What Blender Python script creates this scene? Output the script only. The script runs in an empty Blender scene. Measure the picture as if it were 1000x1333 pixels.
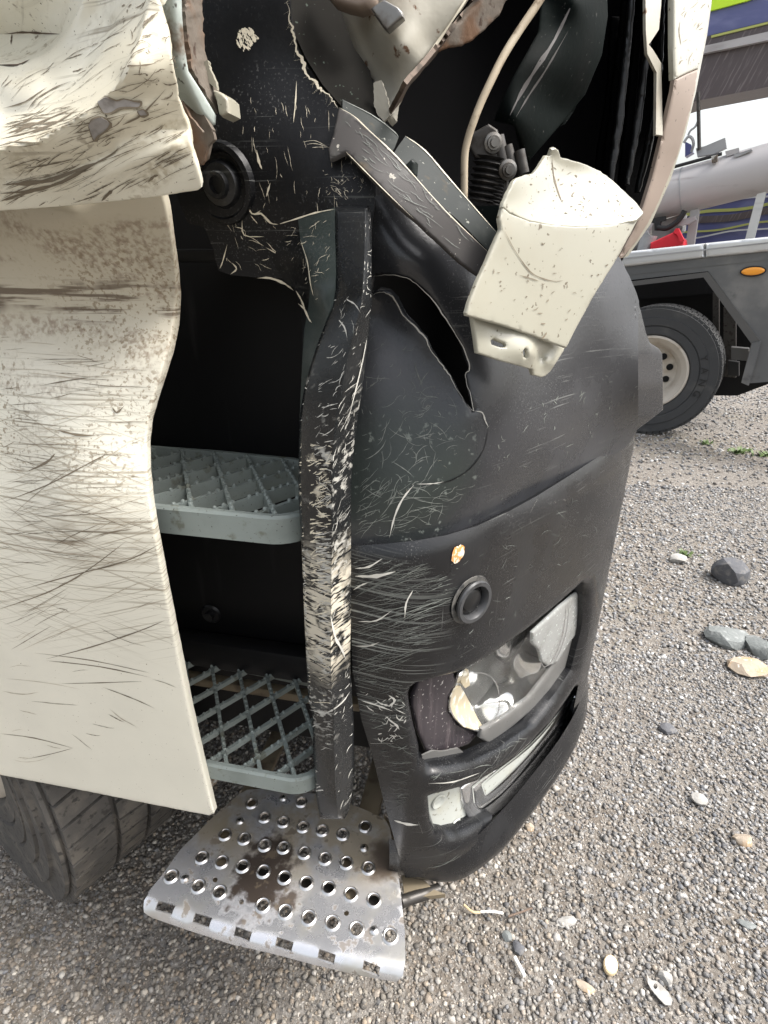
import bpy, bmesh, math, random
import numpy as np
from mathutils import Vector, Matrix
from mathutils.geometry import delaunay_2d_cdt
random.seed(7); RNG = np.random.default_rng(7)
R = math.radians
sc = bpy.context.scene
COL = sc.collection

# ------------------------------------------------------------------ camera
CAM_H, FPX, PITCH = 1.38, 720.0, R(25)
cd = bpy.data.cameras.new('camera'); cam = bpy.data.objects.new('camera', cd); COL.objects.link(cam)
cam.location = (0, 0, CAM_H); cam.rotation_euler = (R(90) - PITCH, 0, 0)
cd.sensor_fit = 'HORIZONTAL'; cd.sensor_width = 36; cd.lens = 36 * FPX / 1000; cd.clip_start = .02; cd.clip_end = 400
sc.camera = cam
# ------------------------------------------------------------------ sky, sun, exposure
SUN_EL, SUN_AZ = 56, 100          # azimuth clockwise from +Y
w = bpy.data.worlds.new('World'); sc.world = w; w.use_nodes = True
nt = w.node_tree; nt.nodes.clear()
wo = nt.nodes.new('ShaderNodeOutputWorld'); bg = nt.nodes.new('ShaderNodeBackground')
sky = nt.nodes.new('ShaderNodeTexSky'); sky.sky_type = 'NISHITA'; sky.sun_disc = False
sky.sun_elevation = R(SUN_EL); sky.sun_rotation = R(SUN_AZ); sky.dust_density = 6; sky.air_density = 1.3; sky.ozone_density = 1
hs = nt.nodes.new('ShaderNodeHueSaturation'); hs.inputs['Saturation'].default_value = .4
nt.links.new(sky.outputs[0], hs.inputs['Color']); nt.links.new(hs.outputs[0], bg.inputs['Color'])
bg.inputs['Strength'].default_value = .15
nt.links.new(bg.outputs[0], wo.inputs['Surface'])
sl = bpy.data.lights.new('sun', 'SUN'); sun = bpy.data.objects.new('sun', sl); COL.objects.link(sun)
sl.energy = 1.5; sl.angle = R(16); sl.color = (1, .98, .95)
az, el = R(SUN_AZ), R(SUN_EL)
sun.rotation_euler = Vector((-math.sin(az) * math.cos(el), -math.cos(az) * math.cos(el), -math.sin(el))).to_track_quat('-Z', 'Y').to_euler()
sc.view_settings.view_transform = 'Standard'; sc.view_settings.look = 'None'
sc.view_settings.exposure = 1.32; sc.view_settings.gamma = 1
sc.render.engine = 'CYCLES'; sc.cycles.max_bounces = 8; sc.cycles.use_denoising = True
sc.render.resolution_x, sc.render.resolution_y = 768, 1024

# ------------------------------------------------------------------ measuring: photograph points -> places on the real surfaces
YAW = R(12)
U = np.array([math.cos(YAW), -math.sin(YAW), 0.]); T = np.array([math.sin(YAW), math.cos(YAW), 0.]); CW = np.array([0, 0, CAM_H])
M_TRUCK = Matrix.Translation(Vector(T * .5)) @ Matrix.Rotation(-YAW, 4, 'Z')     # truck frame: s forward, t into the truck, z up
MI_TRUCK = np.array(M_TRUCK.inverted())
def rays(px, py):
    a = (np.asarray(px, float) - 500) / FPX; b = (666.5 - np.asarray(py, float)) / FPX
    return np.stack([a, math.cos(PITCH) + b * math.sin(PITCH), b * math.cos(PITCH) - math.sin(PITCH)], -1)
def to_truck(w_): return w_ @ MI_TRUCK[:3, :3].T + MI_TRUCK[:3, 3]
CT = to_truck(CW[None])[0]
def trays(px, py): return rays(px, py) @ MI_TRUCK[:3, :3].T
def at_t(px, py, t):
    r = trays(px, py); k = (np.asarray(t, float) - CT[1]) / r[..., 1]
    return CT + r * k[..., None]
def at_z(px, py, z):
    r = trays(px, py); k = (z - CT[2]) / r[..., 2]
    return CT + r * k[..., None]
def tps(ctrl):
    c = np.array(ctrl, float); X = c[:, :2] / 100; v = c[:, 2]; n = len(c)
    def phi(d2): return .5 * d2 * np.log(d2 + 1e-9)
    K = phi(((X[:, None] - X[None]) ** 2).sum(-1)) + np.eye(n) * 1e-4
    Pm = np.hstack([np.ones((n, 1)), X]); A = np.zeros((n + 3, n + 3)); A[:n, :n] = K; A[:n, n:] = Pm; A[n:, :n] = Pm.T
    sol = np.linalg.solve(A, np.concatenate([v, np.zeros(3)]))
    def f(px, py):
        q = np.stack([np.asarray(px, float), np.asarray(py, float)], -1) / 100
        return phi(((q[..., None, :] - X) ** 2).sum(-1)) @ sol[:n] + sol[n] + q @ sol[n + 1:]
    return f
def tsurf(ctrl):
    f = tps(ctrl)
    return lambda px, py: at_t(px, py, f(px, py))
def csurf(t): return lambda px, py: at_t(px, py, np.full(np.shape(px), float(t)))
def catmull(P, n, closed=False):
    P = np.array(P, float); m = len(P)
    Q = np.vstack([P[-1:], P, P[:2]]) if closed else np.vstack([2 * P[:1] - P[1:2], P, 2 * P[-1:] - P[-2:-1]])
    out = []
    for i in range(m if closed else m - 1):
        a, b, c, d = Q[i], Q[i + 1], Q[i + 2], Q[i + 3]
        for k in range(n):
            u = k / n
            out.append(.5 * ((2 * b) + (c - a) * u + (2 * a - 5 * b + 4 * c - d) * u * u + (3 * b - a - 3 * c + d) * u ** 3))
    if not closed: out.append(P[-1])
    return np.array(out)
def project(P):
    q = (P - CT) @ MI_TRUCK[:3, :3]
    d = q[..., 1] * math.cos(PITCH) - q[..., 2] * math.sin(PITCH); u = q[..., 1] * math.sin(PITCH) + q[..., 2] * math.cos(PITCH)
    return np.stack([500 + q[..., 0] / d * FPX, 666.5 - u / d * FPX], -1)
# plan of the cab corner: s as a function of t, from the side of the cab round to its front
PLAN = catmull([(-.03, -.95), (0, -.40), (.02, -.22), (.036, -.15), (.058, -.082), (.113, -.016), (.226, .063), (.33, .127), (.43, .184), (.53, .23), (.63, .256), (.75, .268), (1.0, .272), (2.4, .272)], 12)
def Gs(t): return np.interp(t, PLAN[:, 0], PLAN[:, 1])
def gsurf(inset=0., zt=None, jj=None):
    """skin of the cab corner, moved inwards by inset (number or function of the point)"""
    def f(px, py):
        px = np.asarray(px, float); py = np.asarray(py, float); r = trays(px, py)
        ins = inset(px, py) if callable(inset) else np.full(px.shape, float(inset))
        ks = np.linspace(.35, 2.2, 700)
        P = CT + r[..., None, :] * ks[:, None]
        tuck = np.zeros(P.shape[:-1]) if zt is None else zt(P[..., 2])
        tot = ins[..., None] + tuck
        g = (P[..., 0] + tot * .55) - Gs(P[..., 1] - tot * .85)
        neg = g <= 0; has = neg.any(-1); i = np.argmax(neg, -1); i = np.clip(i, 1, None)
        g1 = np.take_along_axis(g, i[..., None], -1)[..., 0]; g0 = np.take_along_axis(g, i[..., None] - 1, -1)[..., 0]
        k = ks[i - 1] + (ks[i] - ks[i - 1]) * np.clip(g0 / np.where(np.abs(g0 - g1) < 1e-9, 1, g0 - g1), 0, 1)
        jm = np.argmin(g[..., 150:600], -1) + 150
        k = np.where(has, k, ks[jm])
        return CT + r * k[..., None]
    return f

# ------------------------------------------------------------------ materials
MATS = {}
def mat(name, base, rough=.5, metal=0., layers=(), bump=(), spec=.5, coat=0., var=0., emit=None, alpha=None, trans=0., ior=1.45, attr=None):
    m = bpy.data.materials.new(name); m.use_nodes = True; t = m.node_tree; N = t.nodes; L = t.links; N.clear()
    out = N.new('ShaderNodeOutputMaterial'); b = N.new('ShaderNodeBsdfPrincipled'); L.new(b.outputs[0], out.inputs[0])
    tc = N.new('ShaderNodeTexCoord')
    def mapped(scale, rot):
        v = tc.outputs['Object']
        if rot:
            mp = N.new('ShaderNodeMapping'); mp.inputs['Rotation'].default_value = [R(x) for x in rot]; L.new(v, mp.inputs[0]); v = mp.outputs[0]
        mp = N.new('ShaderNodeMapping'); mp.inputs['Scale'].default_value = scale if isinstance(scale, tuple) else (scale,) * 3
        L.new(v, mp.inputs[0]); return mp.outputs[0]
    def noise(scale, detail, rot=None, dist=0., rg=.55):
        n = N.new('ShaderNodeTexNoise'); n.inputs['Scale'].default_value = 1; n.inputs['Detail'].default_value = detail; n.inputs['Distortion'].default_value = dist
        n.inputs['Roughness'].default_value = rg
        L.new(mapped(scale, rot), n.inputs['Vector']); return n.outputs['Fac']
    def ramp(v, lo, hi, a=0., bb=1.):
        r = N.new('ShaderNodeMapRange'); r.interpolation_type = 'SMOOTHSTEP'
        for k, x in (('From Min', lo), ('From Max', hi), ('To Min', a), ('To Max', bb)): r.inputs[k].default_value = x
        L.new(v, r.inputs['Value']); return r.outputs[0]
    def mth(op, a, c):
        n = N.new('ShaderNodeMath'); n.operation = op
        for i, x in enumerate((a, c)):
            if isinstance(x, (int, float)): n.inputs[i].default_value = x
            else: L.new(x, n.inputs[i])
        return n.outputs[0]
    def mask(sp):
        k = sp[0]
        if k == 'noise':      # scale, detail, lo, hi, rot
            return ramp(noise(sp[1], sp[2], sp[5] if len(sp) > 5 else None), sp[3], sp[4])
        if k == 'spot':       # centre, r0, r1, noise amp, noise scale, squash
            d = N.new('ShaderNodeVectorMath'); d.operation = 'SUBTRACT'; L.new(tc.outputs['Object'], d.inputs[0]); d.inputs[1].default_value = sp[1]
            s = N.new('ShaderNodeVectorMath'); s.operation = 'MULTIPLY'; L.new(d.outputs[0], s.inputs[0]); s.inputs[1].default_value = sp[6] if len(sp) > 6 else (1, 1, 1)
            ln = N.new('ShaderNodeVectorMath'); ln.operation = 'LENGTH'; L.new(s.outputs[0], ln.inputs[0])
            nz = mth('MULTIPLY', mth('SUBTRACT', noise(sp[5], 5), .5), sp[4])
            return mth('SUBTRACT', 1.0, ramp(mth('ADD', ln.outputs['Value'], nz), sp[2], sp[3]))
        if k == 'height':     # band in z: lo0, hi0 rising, then falling
            sx = N.new('ShaderNodeSeparateXYZ'); L.new(tc.outputs['Object'], sx.inputs[0])
            z = mth('ADD', sx.outputs[sp[6] if len(sp) > 6 else 2], mth('MULTIPLY', mth('SUBTRACT', noise(sp[5], 4), .5), .06))
            return mth('MULTIPLY', ramp(z, sp[1], sp[2]), mth('SUBTRACT', 1.0, ramp(z, sp[3], sp[4])))
        if k == 'voro':       # scale, lo, hi  -> dots
            v = N.new('ShaderNodeTexVoronoi'); v.inputs['Scale'].default_value = 1; L.new(mapped(sp[1], sp[4] if len(sp) > 4 else None), v.inputs['Vector'])
            return mth('SUBTRACT', 1.0, ramp(v.outputs['Distance'], sp[2], sp[3]))
        if k == 'mul':
            r = mask(sp[1])
            for q in sp[2:]: r = mth('MULTIPLY', r, q if isinstance(q, (int, float)) else mask(q))
            return r
    rgb = N.new('ShaderNodeRGB'); rgb.outputs[0].default_value = (*base, 1); c = rgb.outputs[0]
    if attr:
        at = N.new('ShaderNodeAttribute'); at.attribute_name = attr; c = at.outputs['Color']
    ro = N.new('ShaderNodeValue'); ro.outputs[0].default_value = rough; ro = ro.outputs[0]
    if var:
        h = N.new('ShaderNodeHueSaturation'); L.new(c, h.inputs['Color']); L.new(ramp(noise(6., 6), .25, .75, 1 - var, 1 + var), h.inputs['Value']); c = h.outputs[0]
    me = None
    for ly in layers:
        mk_ = mask(ly[0]); mx = N.new('ShaderNodeMix'); mx.data_type = 'RGBA'
        L.new(mk_, mx.inputs[0]); L.new(c, mx.inputs[6]); mx.inputs[7].default_value = (*ly[1], 1); c = mx.outputs[2]
        if len(ly) > 2 and ly[2] is not None:
            mr = N.new('ShaderNodeMix'); L.new(mk_, mr.inputs[0]); L.new(ro, mr.inputs[2]); mr.inputs[3].default_value = ly[2]; ro = mr.outputs[0]
        if len(ly) > 3:
            mr = N.new('ShaderNodeMix'); L.new(mk_, mr.inputs[0])
            if me is None: mr.inputs[2].default_value = metal
            else: L.new(me, mr.inputs[2])
            mr.inputs[3].default_value = ly[3]; me = mr.outputs[0]
    L.new(c, b.inputs['Base Color']); L.new(ro, b.inputs['Roughness']); b.inputs['Metallic'].default_value = metal
    if me is not None: L.new(me, b.inputs['Metallic'])
    b.inputs['Specular IOR Level'].default_value = spec; b.inputs['Coat Weight'].default_value = coat; b.inputs['Coat Roughness'].default_value = .15
    b.inputs['Transmission Weight'].default_value = trans; b.inputs['IOR'].default_value = ior
    if alpha is not None: b.inputs['Alpha'].default_value = alpha
    prev = None
    for (scale, detail, st, dist) in bump:
        bn = N.new('ShaderNodeBump'); bn.inputs['Strength'].default_value = st; bn.inputs['Distance'].default_value = dist
        L.new(noise(scale, detail), bn.inputs['Height'])
        if prev: L.new(prev, bn.inputs['Normal'])
        prev = bn.outputs[0]
    if prev: L.new(prev, b.inputs['Normal'])
    if emit: b.inputs['Emission Color'].default_value = (*emit[0], 1); b.inputs['Emission Strength'].default_value = emit[1]
    MATS[name] = m; return m
BROWN = (.13, .095, .06); DARKD = (.05, .045, .035)
mat('crushed_white_paint', (.68, .66, .56), .32, layers=[
    (('noise', (3, 3, 4.), 10, .46, .72), (.53, .49, .38), .45),
    (('mul', ('noise', (6., 6., 60.), 10, .52, .66, (0, 24, 0)), ('noise', 190., 5, .38, .62), .65), (.30, .25, .16), .7),
    (('mul', ('noise', (5., 5., 260.), 5, .58, .70), ('noise', 5., 4, .45, .62), .75), (.20, .17, .12), .7),
    (('mul', ('noise', (7., 7., 330.), 5, .60, .70, (0, 22, 0)), ('noise', 6., 4, .48, .62), .7), (.22, .19, .14), .7),
    (('mul', ('noise', 140., 3, .63, .70), ('noise', 9., 4, .48, .65), .8), (.15, .12, .08), .8),
    (('noise', 420., 2, .69, .73), (.12, .10, .07), .8)],
    bump=[((6., 6., 240.), 4, .12, .001)], coat=.25, var=.06)
mat('skirt_white_paint', (.64, .615, .52), .30, layers=[
    (('height', 1.22, 1.34, 1.50, 1.6, 9.), (.45, .41, .32), .5),
    (('mul', ('height', 1.17, 1.28, 1.50, 1.6, 6.), ('noise', (9., 9., 34.), 12, .47, .64), ('noise', 170., 6, .40, .66), .75), (.20, .145, .10), .8),
    (('mul', ('height', 1.10, 1.2, 1.36, 1.42, 6.), ('noise', 210., 4, .54, .62), ('noise', 7., 5, .42, .62), .75), (.20, .15, .09), .8),
    (('mul', ('height', 1.315, 1.33, 1.345, 1.36, 14.), ('noise', (12., 12., 160.), 8, .46, .58), .9), (.10, .07, .045), .8),
    (('mul', ('height', .92, 1.0, 1.22, 1.3, 5.), ('noise', (4., 4., 300.), 5, .54, .66), .7), (.22, .185, .125), .7),
    (('mul', ('height', .90, .98, 1.2, 1.28, 5.), ('noise', (6., 6., 380.), 5, .57, .66, (0, 18, 0)), .6), (.24, .2, .14), .7),
    (('mul', ('height', .90, .98, 1.2, 1.28, 5.), ('noise', (6., 6., 380.), 5, .57, .66, (0, -22, 0)), .55), (.24, .2, .14), .7),
    (('mul', ('spot', (-.47, .0, 1.085), .0, .085, .10, 30., (.5, 1, 1.9)), ('noise', (12., 12., 260.), 8, .40, .60)), (.17, .125, .075), .8),
    (('spot', (-.235, .0, 1.385), .012, .035, .04, 50., (.8, .3, 1)), (.13, .095, .075), .8),
    (('spot', (-.285, .03, 1.345), .002, .012, .01, 80., (.8, .3, 1)), (.02, .017, .015), .9),
    (('noise', 300., 2, .72, .76), (.22, .18, .13), .8)],
    bump=[((6., 6., 240.), 4, .1, .001)], coat=.25, var=.05)
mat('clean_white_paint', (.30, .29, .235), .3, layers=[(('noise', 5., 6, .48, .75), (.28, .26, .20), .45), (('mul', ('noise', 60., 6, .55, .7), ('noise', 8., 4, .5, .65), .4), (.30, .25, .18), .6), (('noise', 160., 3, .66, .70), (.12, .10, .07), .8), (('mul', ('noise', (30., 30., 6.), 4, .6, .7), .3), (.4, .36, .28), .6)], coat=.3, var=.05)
mat('inner_white_paint', (.33, .31, .255), .5, layers=[(('noise', 7., 6, .5, .72), (.22, .165, .12), .7), (('noise', 60., 4, .64, .7), (.10, .05, .025), .8), (('spot', (.005, .22, 1.52), .0, .05, .05, 40.), (.19, .07, .025), .8)], bump=[(18., 4, .25, .01)], var=.1)
mat('rusty_flange', (.115, .095, .075), .7, layers=[(('noise', 22., 6, .45, .62), (.12, .065, .035), .85), (('noise', 70., 4, .58, .66), (.05, .03, .02), .9), (('noise', 13., 4, .6, .7), (.45, .44, .40), .6)], bump=[(60., 4, .4, .004)])
mat('pale_rail', (.36, .40, .37), .5, layers=[(('noise', 30., 5, .5, .64), (.13, .09, .06), .8), (('noise', 90., 3, .62, .68), (.04, .03, .02), .8)], bump=[(50., 4, .3, .003)])
mat('tan_flange', (.235, .185, .15), .55, layers=[(('noise', 9., 5, .5, .8), (.17, .13, .10), .6), (('noise', 120., 3, .68, .72), (.06, .05, .04), .8)], var=.08)
def blk(name, base, rough, extra=(), bump=((220., 3, .18, .001),), spec=.5):
    return mat(name, base, rough, layers=[
        (('noise', 9., 8, .45, .75), tuple(x * 1.5 + .003 for x in base), min(1, rough + .14)),
        (('mul', ('noise', 460., 2, .60, .68), ('noise', 14., 5, .40, .66), .7), (.075, .075, .073), .7),
        (('mul', ('noise', (8., 8., 420.), 4, .62, .70), ('noise', 7., 3, .45, .6), .55), (.16, .165, .155), .7),
        (('mul', ('noise', (420., 420., 10.), 3, .66, .73), ('noise', 6., 3, .5, .65), .35), (.16, .165, .155), .7)] + list(extra), bump=bump, spec=spec)
blk('bumper_plastic', (.0075, .0078, .0088), .23, extra=[(('mul', ('voro', (300., 300., 120.), .06, .16), ('noise', 12., 3, .5, .6), .8), (.008, .008, .008), .7),
    (('mul', ('height', .70, .80, 1.04, 1.10, 8.), ('noise', (5., 5., 500.), 5, .53, .64, (0, -12, 0)), ('spot', (-.17, .03, .93), .05, .17, .06, 14.), .9), (.19, .20, .185), .7)])
blk('corner_plastic', (.026, .027, .030), .24, extra=[(('mul', ('voro', (230., 230., 80.), .06, .17), ('noise', 10., 3, .46, .6), .8), (.008, .008, .008), .7),
    (('spot', (-.10, .06, 1.16), .05, .12, .05, 12.), (.022, .028, .0255), .36), (('mul', ('noise', 90., 5, .62, .70), ('spot', (-.10, .06, 1.13), .06, .15, .05, 12.), .7), (.17, .19, .17), .7)])  # first spot puts the flap's greenish sky reflection into the colour
blk('jamb_plastic', (.004, .0042, .0048), .40, spec=.25)
blk('trim_plastic', (.008, .0083, .009), .32)
blk('scraped_trim', (.0095, .0103, .0112), .24, extra=[
    (('mul', ('height', .90, .965, 1.05, 1.125, 22.), ('noise', (40., 40., 260.), 9, .42, .52), ('noise', 34., 7, .36, .50), ('height', -.30, -.26, -.158, -.138, 40., 0), .95), (.55, .50, .40), .7),
    (('mul', ('height', .80, .86, 1.23, 1.30, 12.), ('noise', (90., 90., 170.), 9, .52, .62, (0, 25, 0)), ('noise', 18., 6, .48, .58), .9), (.42, .41, .37), .7),
    (('mul', ('height', .78, .84, 1.30, 1.36, 12.), ('noise', (160., 160., 26.), 6, .62, .68, (0, 32, 0)), ('noise', 14., 4, .52, .64), .6), (.32, .39, .35), .7),
    (('mul', ('height', 1.10, 1.14, 1.20, 1.24, 20.), ('noise', 60., 6, .54, .62), ('spot', (-.175, .0, 1.165), .012, .03, .03, 50., (1.6, .5, .55)), .95), (.50, .45, .35), .7)])
blk('flare_plastic', (.026, .034, .032), .30)
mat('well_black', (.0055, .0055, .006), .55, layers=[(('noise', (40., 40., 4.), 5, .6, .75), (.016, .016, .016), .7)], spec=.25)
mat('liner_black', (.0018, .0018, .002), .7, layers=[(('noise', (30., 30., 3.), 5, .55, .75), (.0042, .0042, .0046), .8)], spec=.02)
mat('grey_pane', (.016, .015, .013), .8, layers=[(('noise', 14., 5, .5, .75), (.010, .009, .0075), .8), (('noise', 200., 3, .67, .72), (.09, .11, .09), .8)], spec=.08)
mat('dull_arm', (.0045, .0065, .006), .7, layers=[(('noise', (10., 10., 10.), 5, .5, .75), (.008, .009, .0085), .75), (('noise', 180., 3, .68, .74), (.06, .06, .055), .8)], bump=[(80., 4, .2, .002)], spec=.04)
mat('torn_strip', (.055, .051, .049), .6, layers=[(('noise', (60., 60., 12.), 5, .52, .70, (0, -42, 0)), (.055, .054, .050), .5), (('noise', 25., 4, .58, .7), (.10, .08, .055), .7), (('noise', 160., 3, .66, .71), (.34, .32, .28), .8)], spec=.25)
mat('torn_strip_dark', (.012, .0155, .014), .45, layers=[(('noise', (60., 60., 12.), 5, .55, .70, (0, -42, 0)), (.022, .025, .023), .5), (('noise', 25., 4, .60, .7), (.07, .055, .035), .7), (('noise', 180., 3, .67, .72), (.25, .25, .22), .8)], spec=.2)
mat('step_plastic', (.20, .228, .212), .5, layers=[(('noise', 12., 5, .5, .75), (.15, .17, .155), .6), (('mul', ('noise', 45., 5, .58, .68), .7), (.10, .10, .07), .8), (('noise', 260., 3, .66, .71), (.05, .05, .04), .8)])
mat('step_dirty', (.17, .175, .125), .65, layers=[(('noise', 60., 5, .5, .66), (.10, .085, .05), .8)])
mat('chequer_steel', (.54, .545, .565), .24, metal=.75, layers=[
    (('noise', 14., 6, .46, .70), (.45, .44, .41), .40),
    (('mul', ('height', -.02, .10, .5, .6, 12., 1), ('noise', 18., 8, .30, .55), .85), (.25, .205, .135), .55, .35),
    (('spot', (-.325, .045, .42), .030, .062, .11, 40., (1, .62, 1)), (.03, .021, .015), .9, 0.),
    (('spot', (-.27, .005, .42), .006, .028, .05, 60., (1, .8, 1)), (.06, .046, .036), .85, 0.),
    (('spot', (-.13, .10, .42), .012, .05, .10, 26.), (.08, .06, .043), .85, 0.),
    (('mul', ('noise', 46., 5, .58, .66), .8), (.09, .068, .045), .8, 0.)], bump=[(90., 4, .12, .002)])
mat('steel_rim', (.62, .61, .60), .3, metal=1., layers=[(('noise', 60., 4, .5, .68), (.25, .21, .16), .6)])
mat('rust_lip', (.10, .070, .05), .75, layers=[(('noise', 60., 5, .5, .65), (.045, .032, .022), .85)])
mat('bracket_brown', (.16, .13, .085), .7, layers=[(('noise', 25., 5, .5, .7), (.08, .06, .04), .8)])
mat('tyre_rubber', (.068, .063, .057), .85, layers=[(('noise', 14., 8, .45, .65), (.115, .103, .088), .9), (('noise', (70., 70., 70.), 6, .54, .66), (.036, .033, .03), .85)], bump=[(70., 5, .4, .004)])
mat('tyre_rubber_far', (.045, .046, .047), .75, layers=[(('noise', 6., 5, .5, .75), (.085, .083, .078), .85)], bump=[(40., 4, .3, .004)])
mat('wheel_rim_paint', (.50, .455, .39), .45, layers=[(('noise', 8., 5, .5, .75), (.36, .30, .23), .6)])
mat('scratch_white', (.46, .45, .41), .6, var=.3)
mat('scratch_grey', (.155, .165, .15), .6, var=.3)
mat('scratch_dark', (.15, .122, .085), .7, var=.3)
mat('scratch_tan', (.38, .33, .25), .6, var=.25)
mat('scratch_dim', (.075, .08, .074), .6, var=.3)
mat('chip_dark', (.075, .062, .048), .8)
mat('scratch_cream', (.62, .565, .44), .6, var=.25)
mat('ring_grey', (.045, .046, .048), .4, layers=[(('noise', 80., 5, .5, .65), (.025, .025, .026), .5)])
mat('dust_grey', (.11, .105, .095), .8, layers=[(('noise', 60., 6, .45, .6), (.03, .03, .03), .6)])
mat('primer_grey', (.25, .235, .22), .6, layers=[(('noise', 70., 4, .5, .65), (.17, .155, .14), .7)])
mat('orange_chip', (.55, .24, .07), .5, layers=[(('noise', 160., 4, .48, .56), (.62, .55, .45), .6)])
mat('cable_sheath', (.36, .30, .215), .6, layers=[(('noise', 45., 5, .52, .66), (.15, .11, .07), .8), (('noise', 9., 3, .5, .7), (.42, .38, .29), .6)])
mat('dark_metal', (.06, .056, .052), .45, metal=.6, layers=[(('noise', 50., 5, .5, .7), (.035, .03, .025), .7)])
mat('grey_metal', (.20, .195, .185), .4, metal=.7, layers=[(('noise', 30., 5, .5, .7), (.10, .085, .07), .6)])
mat('bellows_rubber', (.018, .017, .016), .6, layers=[(('noise', 60., 5, .5, .7), (.045, .04, .034), .8)])
mat('chrome', (.60, .60, .60), .10, metal=.8, layers=[(('noise', 40., 5, .5, .75), (.55, .54, .51), .3)])
mat('reflector', (.66, .66, .64), .10, metal=.9, layers=[(('noise', 22., 5, .55, .75), (.50, .47, .40), .25)], bump=[(12., 2, .12, .01)])
mat('lamp_yellow', (.42, .36, .25), .35, layers=[(('spot', (-.052, .10, .745), .002, .022, .03, 90.), (.22, .13, .06), .8), (('noise', 60., 5, .5, .66), (.68, .66, .58), .4)])
mat('lamp_housing', (.040, .034, .038), .22, layers=[(('noise', (60., 60., 6.), 4, .5, .7), (.075, .062, .066), .3), (('noise', 200., 3, .66, .7), (.4, .38, .36), .8)])
mat('lamp_trim', (.115, .113, .108), .35, layers=[(('noise', 16., 5, .5, .75), (.17, .168, .16), .45), (('noise', 180., 3, .66, .72), (.1, .1, .09), .8)])
mat('frosted_lens', (.26, .265, .255), .22, layers=[(('noise', 18., 5, .45, .75), (.19, .19, .18), .35), (('noise', 150., 3, .64, .70), (.5, .55, .52), .6)], bump=[(120., 3, .2, .002)])
mat('clear_lens', (.9, .91, .9), .04, trans=1., ior=1.2, alpha=.16)
mat('fog_housing', (.44, .455, .42), .5, layers=[(('noise', 20., 5, .5, .75), (.42, .42, .36), .6), (('noise', 120., 4, .62, .68), (.2, .19, .15), .8)])
mat('fog_glass', (.80, .82, .84), .15, metal=.4, bump=[((120., 4., 4.), 1, .5, .004)])
mat('rail_silver', (.62, .63, .63), .38, metal=.5, layers=[(('noise', (2., 2., 30.), 5, .5, .75), (.50, .50, .50), .5)])
mat('skirt_grey', (.105, .108, .11), .32, layers=[(('noise', 2.2, 6, .45, .72), (.20, .195, .185), .5), (('noise', 5., 5, .58, .75), (.06, .06, .06), .5)], coat=.2)
mat('arch_lip', (.085, .083, .08), .5)
mat('boom_grey', (.42, .40, .395), .45, layers=[(('noise', 1.6, 6, .5, .75), (.33, .31, .305), .55), (('noise', (2., 2., 12.), 5, .58, .75), (.26, .235, .225), .6)])
mat('beam_dark', (.085, .068, .068), .4, layers=[(('noise', (60., 60., 5.), 4, .5, .68, (0, -20, 0)), (.16, .135, .135), .5)])
mat('blue_paint', (.085, .095, .235), .28, layers=[(('noise', (3., 3., 9.), 4, .5, .7), (.14, .15, .30), .35)], coat=.3)
mat('lime_stripe', (.55, .82, .03), .4)
mat('olive_stripe', (.40, .42, .12), .4)
mat('amber_lens', (.85, .33, .03), .25, coat=.5)
mat('black_rubber', (.015, .015, .015), .6)
mat('red_plastic', (.60, .02, .035), .4, var=.1)
mat('far_grey', (.33, .33, .33), .5, layers=[(('noise', 4., 4, .5, .7), (.2, .2, .2), .6)])
mat('stone_mix', (.3, .28, .25), .85, attr='stone', layers=[(('mul', ('noise', 150., 4, .5, .7), .35), (.40, .36, .30), .9)], bump=[(250., 4, .4, .002)])
mat('rock_dark', (.09, .092, .10), .8, layers=[(('noise', 40., 5, .5, .7), (.16, .155, .15), .9)], bump=[(60., 5, .5, .006)])
mat('rock_tan', (.33, .275, .215), .75, layers=[(('noise', 25., 5, .48, .66), (.36, .25, .15), .9), (('noise', 55., 4, .6, .68), (.62, .60, .54), .9)], bump=[(50., 5, .5, .006)])
mat('rock_pale', (.33, .32, .30), .8, layers=[(('noise', 40., 5, .5, .7), (.25, .235, .215), .9)], bump=[(70., 5, .5, .005)])
mat('rock_green', (.16, .172, .168), .8, layers=[(('noise', 40., 5, .5, .7), (.24, .25, .245), .9)], bump=[(70., 5, .6, .006)])
mat('paper_white', (.75, .73, .68), .7, layers=[(('noise', 120., 4, .55, .7), (.5, .46, .4), .8)])
mat('cork_tan', (.56, .44, .27), .7, layers=[(('noise', 300., 4, .5, .7), (.42, .32, .19), .8)])
mat('tag_white', (.62, .60, .55), .6, layers=[(('noise', 700., 3, .45, .55), (.30, .29, .28), .6)])
mat('leaf_green', (.10, .15, .045), .6, var=.3)
mat('dry_twig', (.14, .10, .075), .8)
def ground_mat():
    m = mat('gravel_ground', (.15, .135, .118), .95, layers=[
        (('noise', 1.1, 5, .42, .66), (.13, .11, .088), .95), (('noise', 45., 6, .45, .62), (.21, .195, .175), .95),
        (('noise', 130., 4, .54, .64), (.12, .10, .08), .95), (('noise', 170., 4, .60, .66), (.40, .37, .33), .9),
        (('mul', ('noise', .55, 4, .52, .66), ('noise', 30., 4, .5, .6), .5), (.15, .15, .085), .95)],
        bump=[(110., 5, .9, .008), (38., 4, .6, .01)])
    return m
ground_mat()

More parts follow.
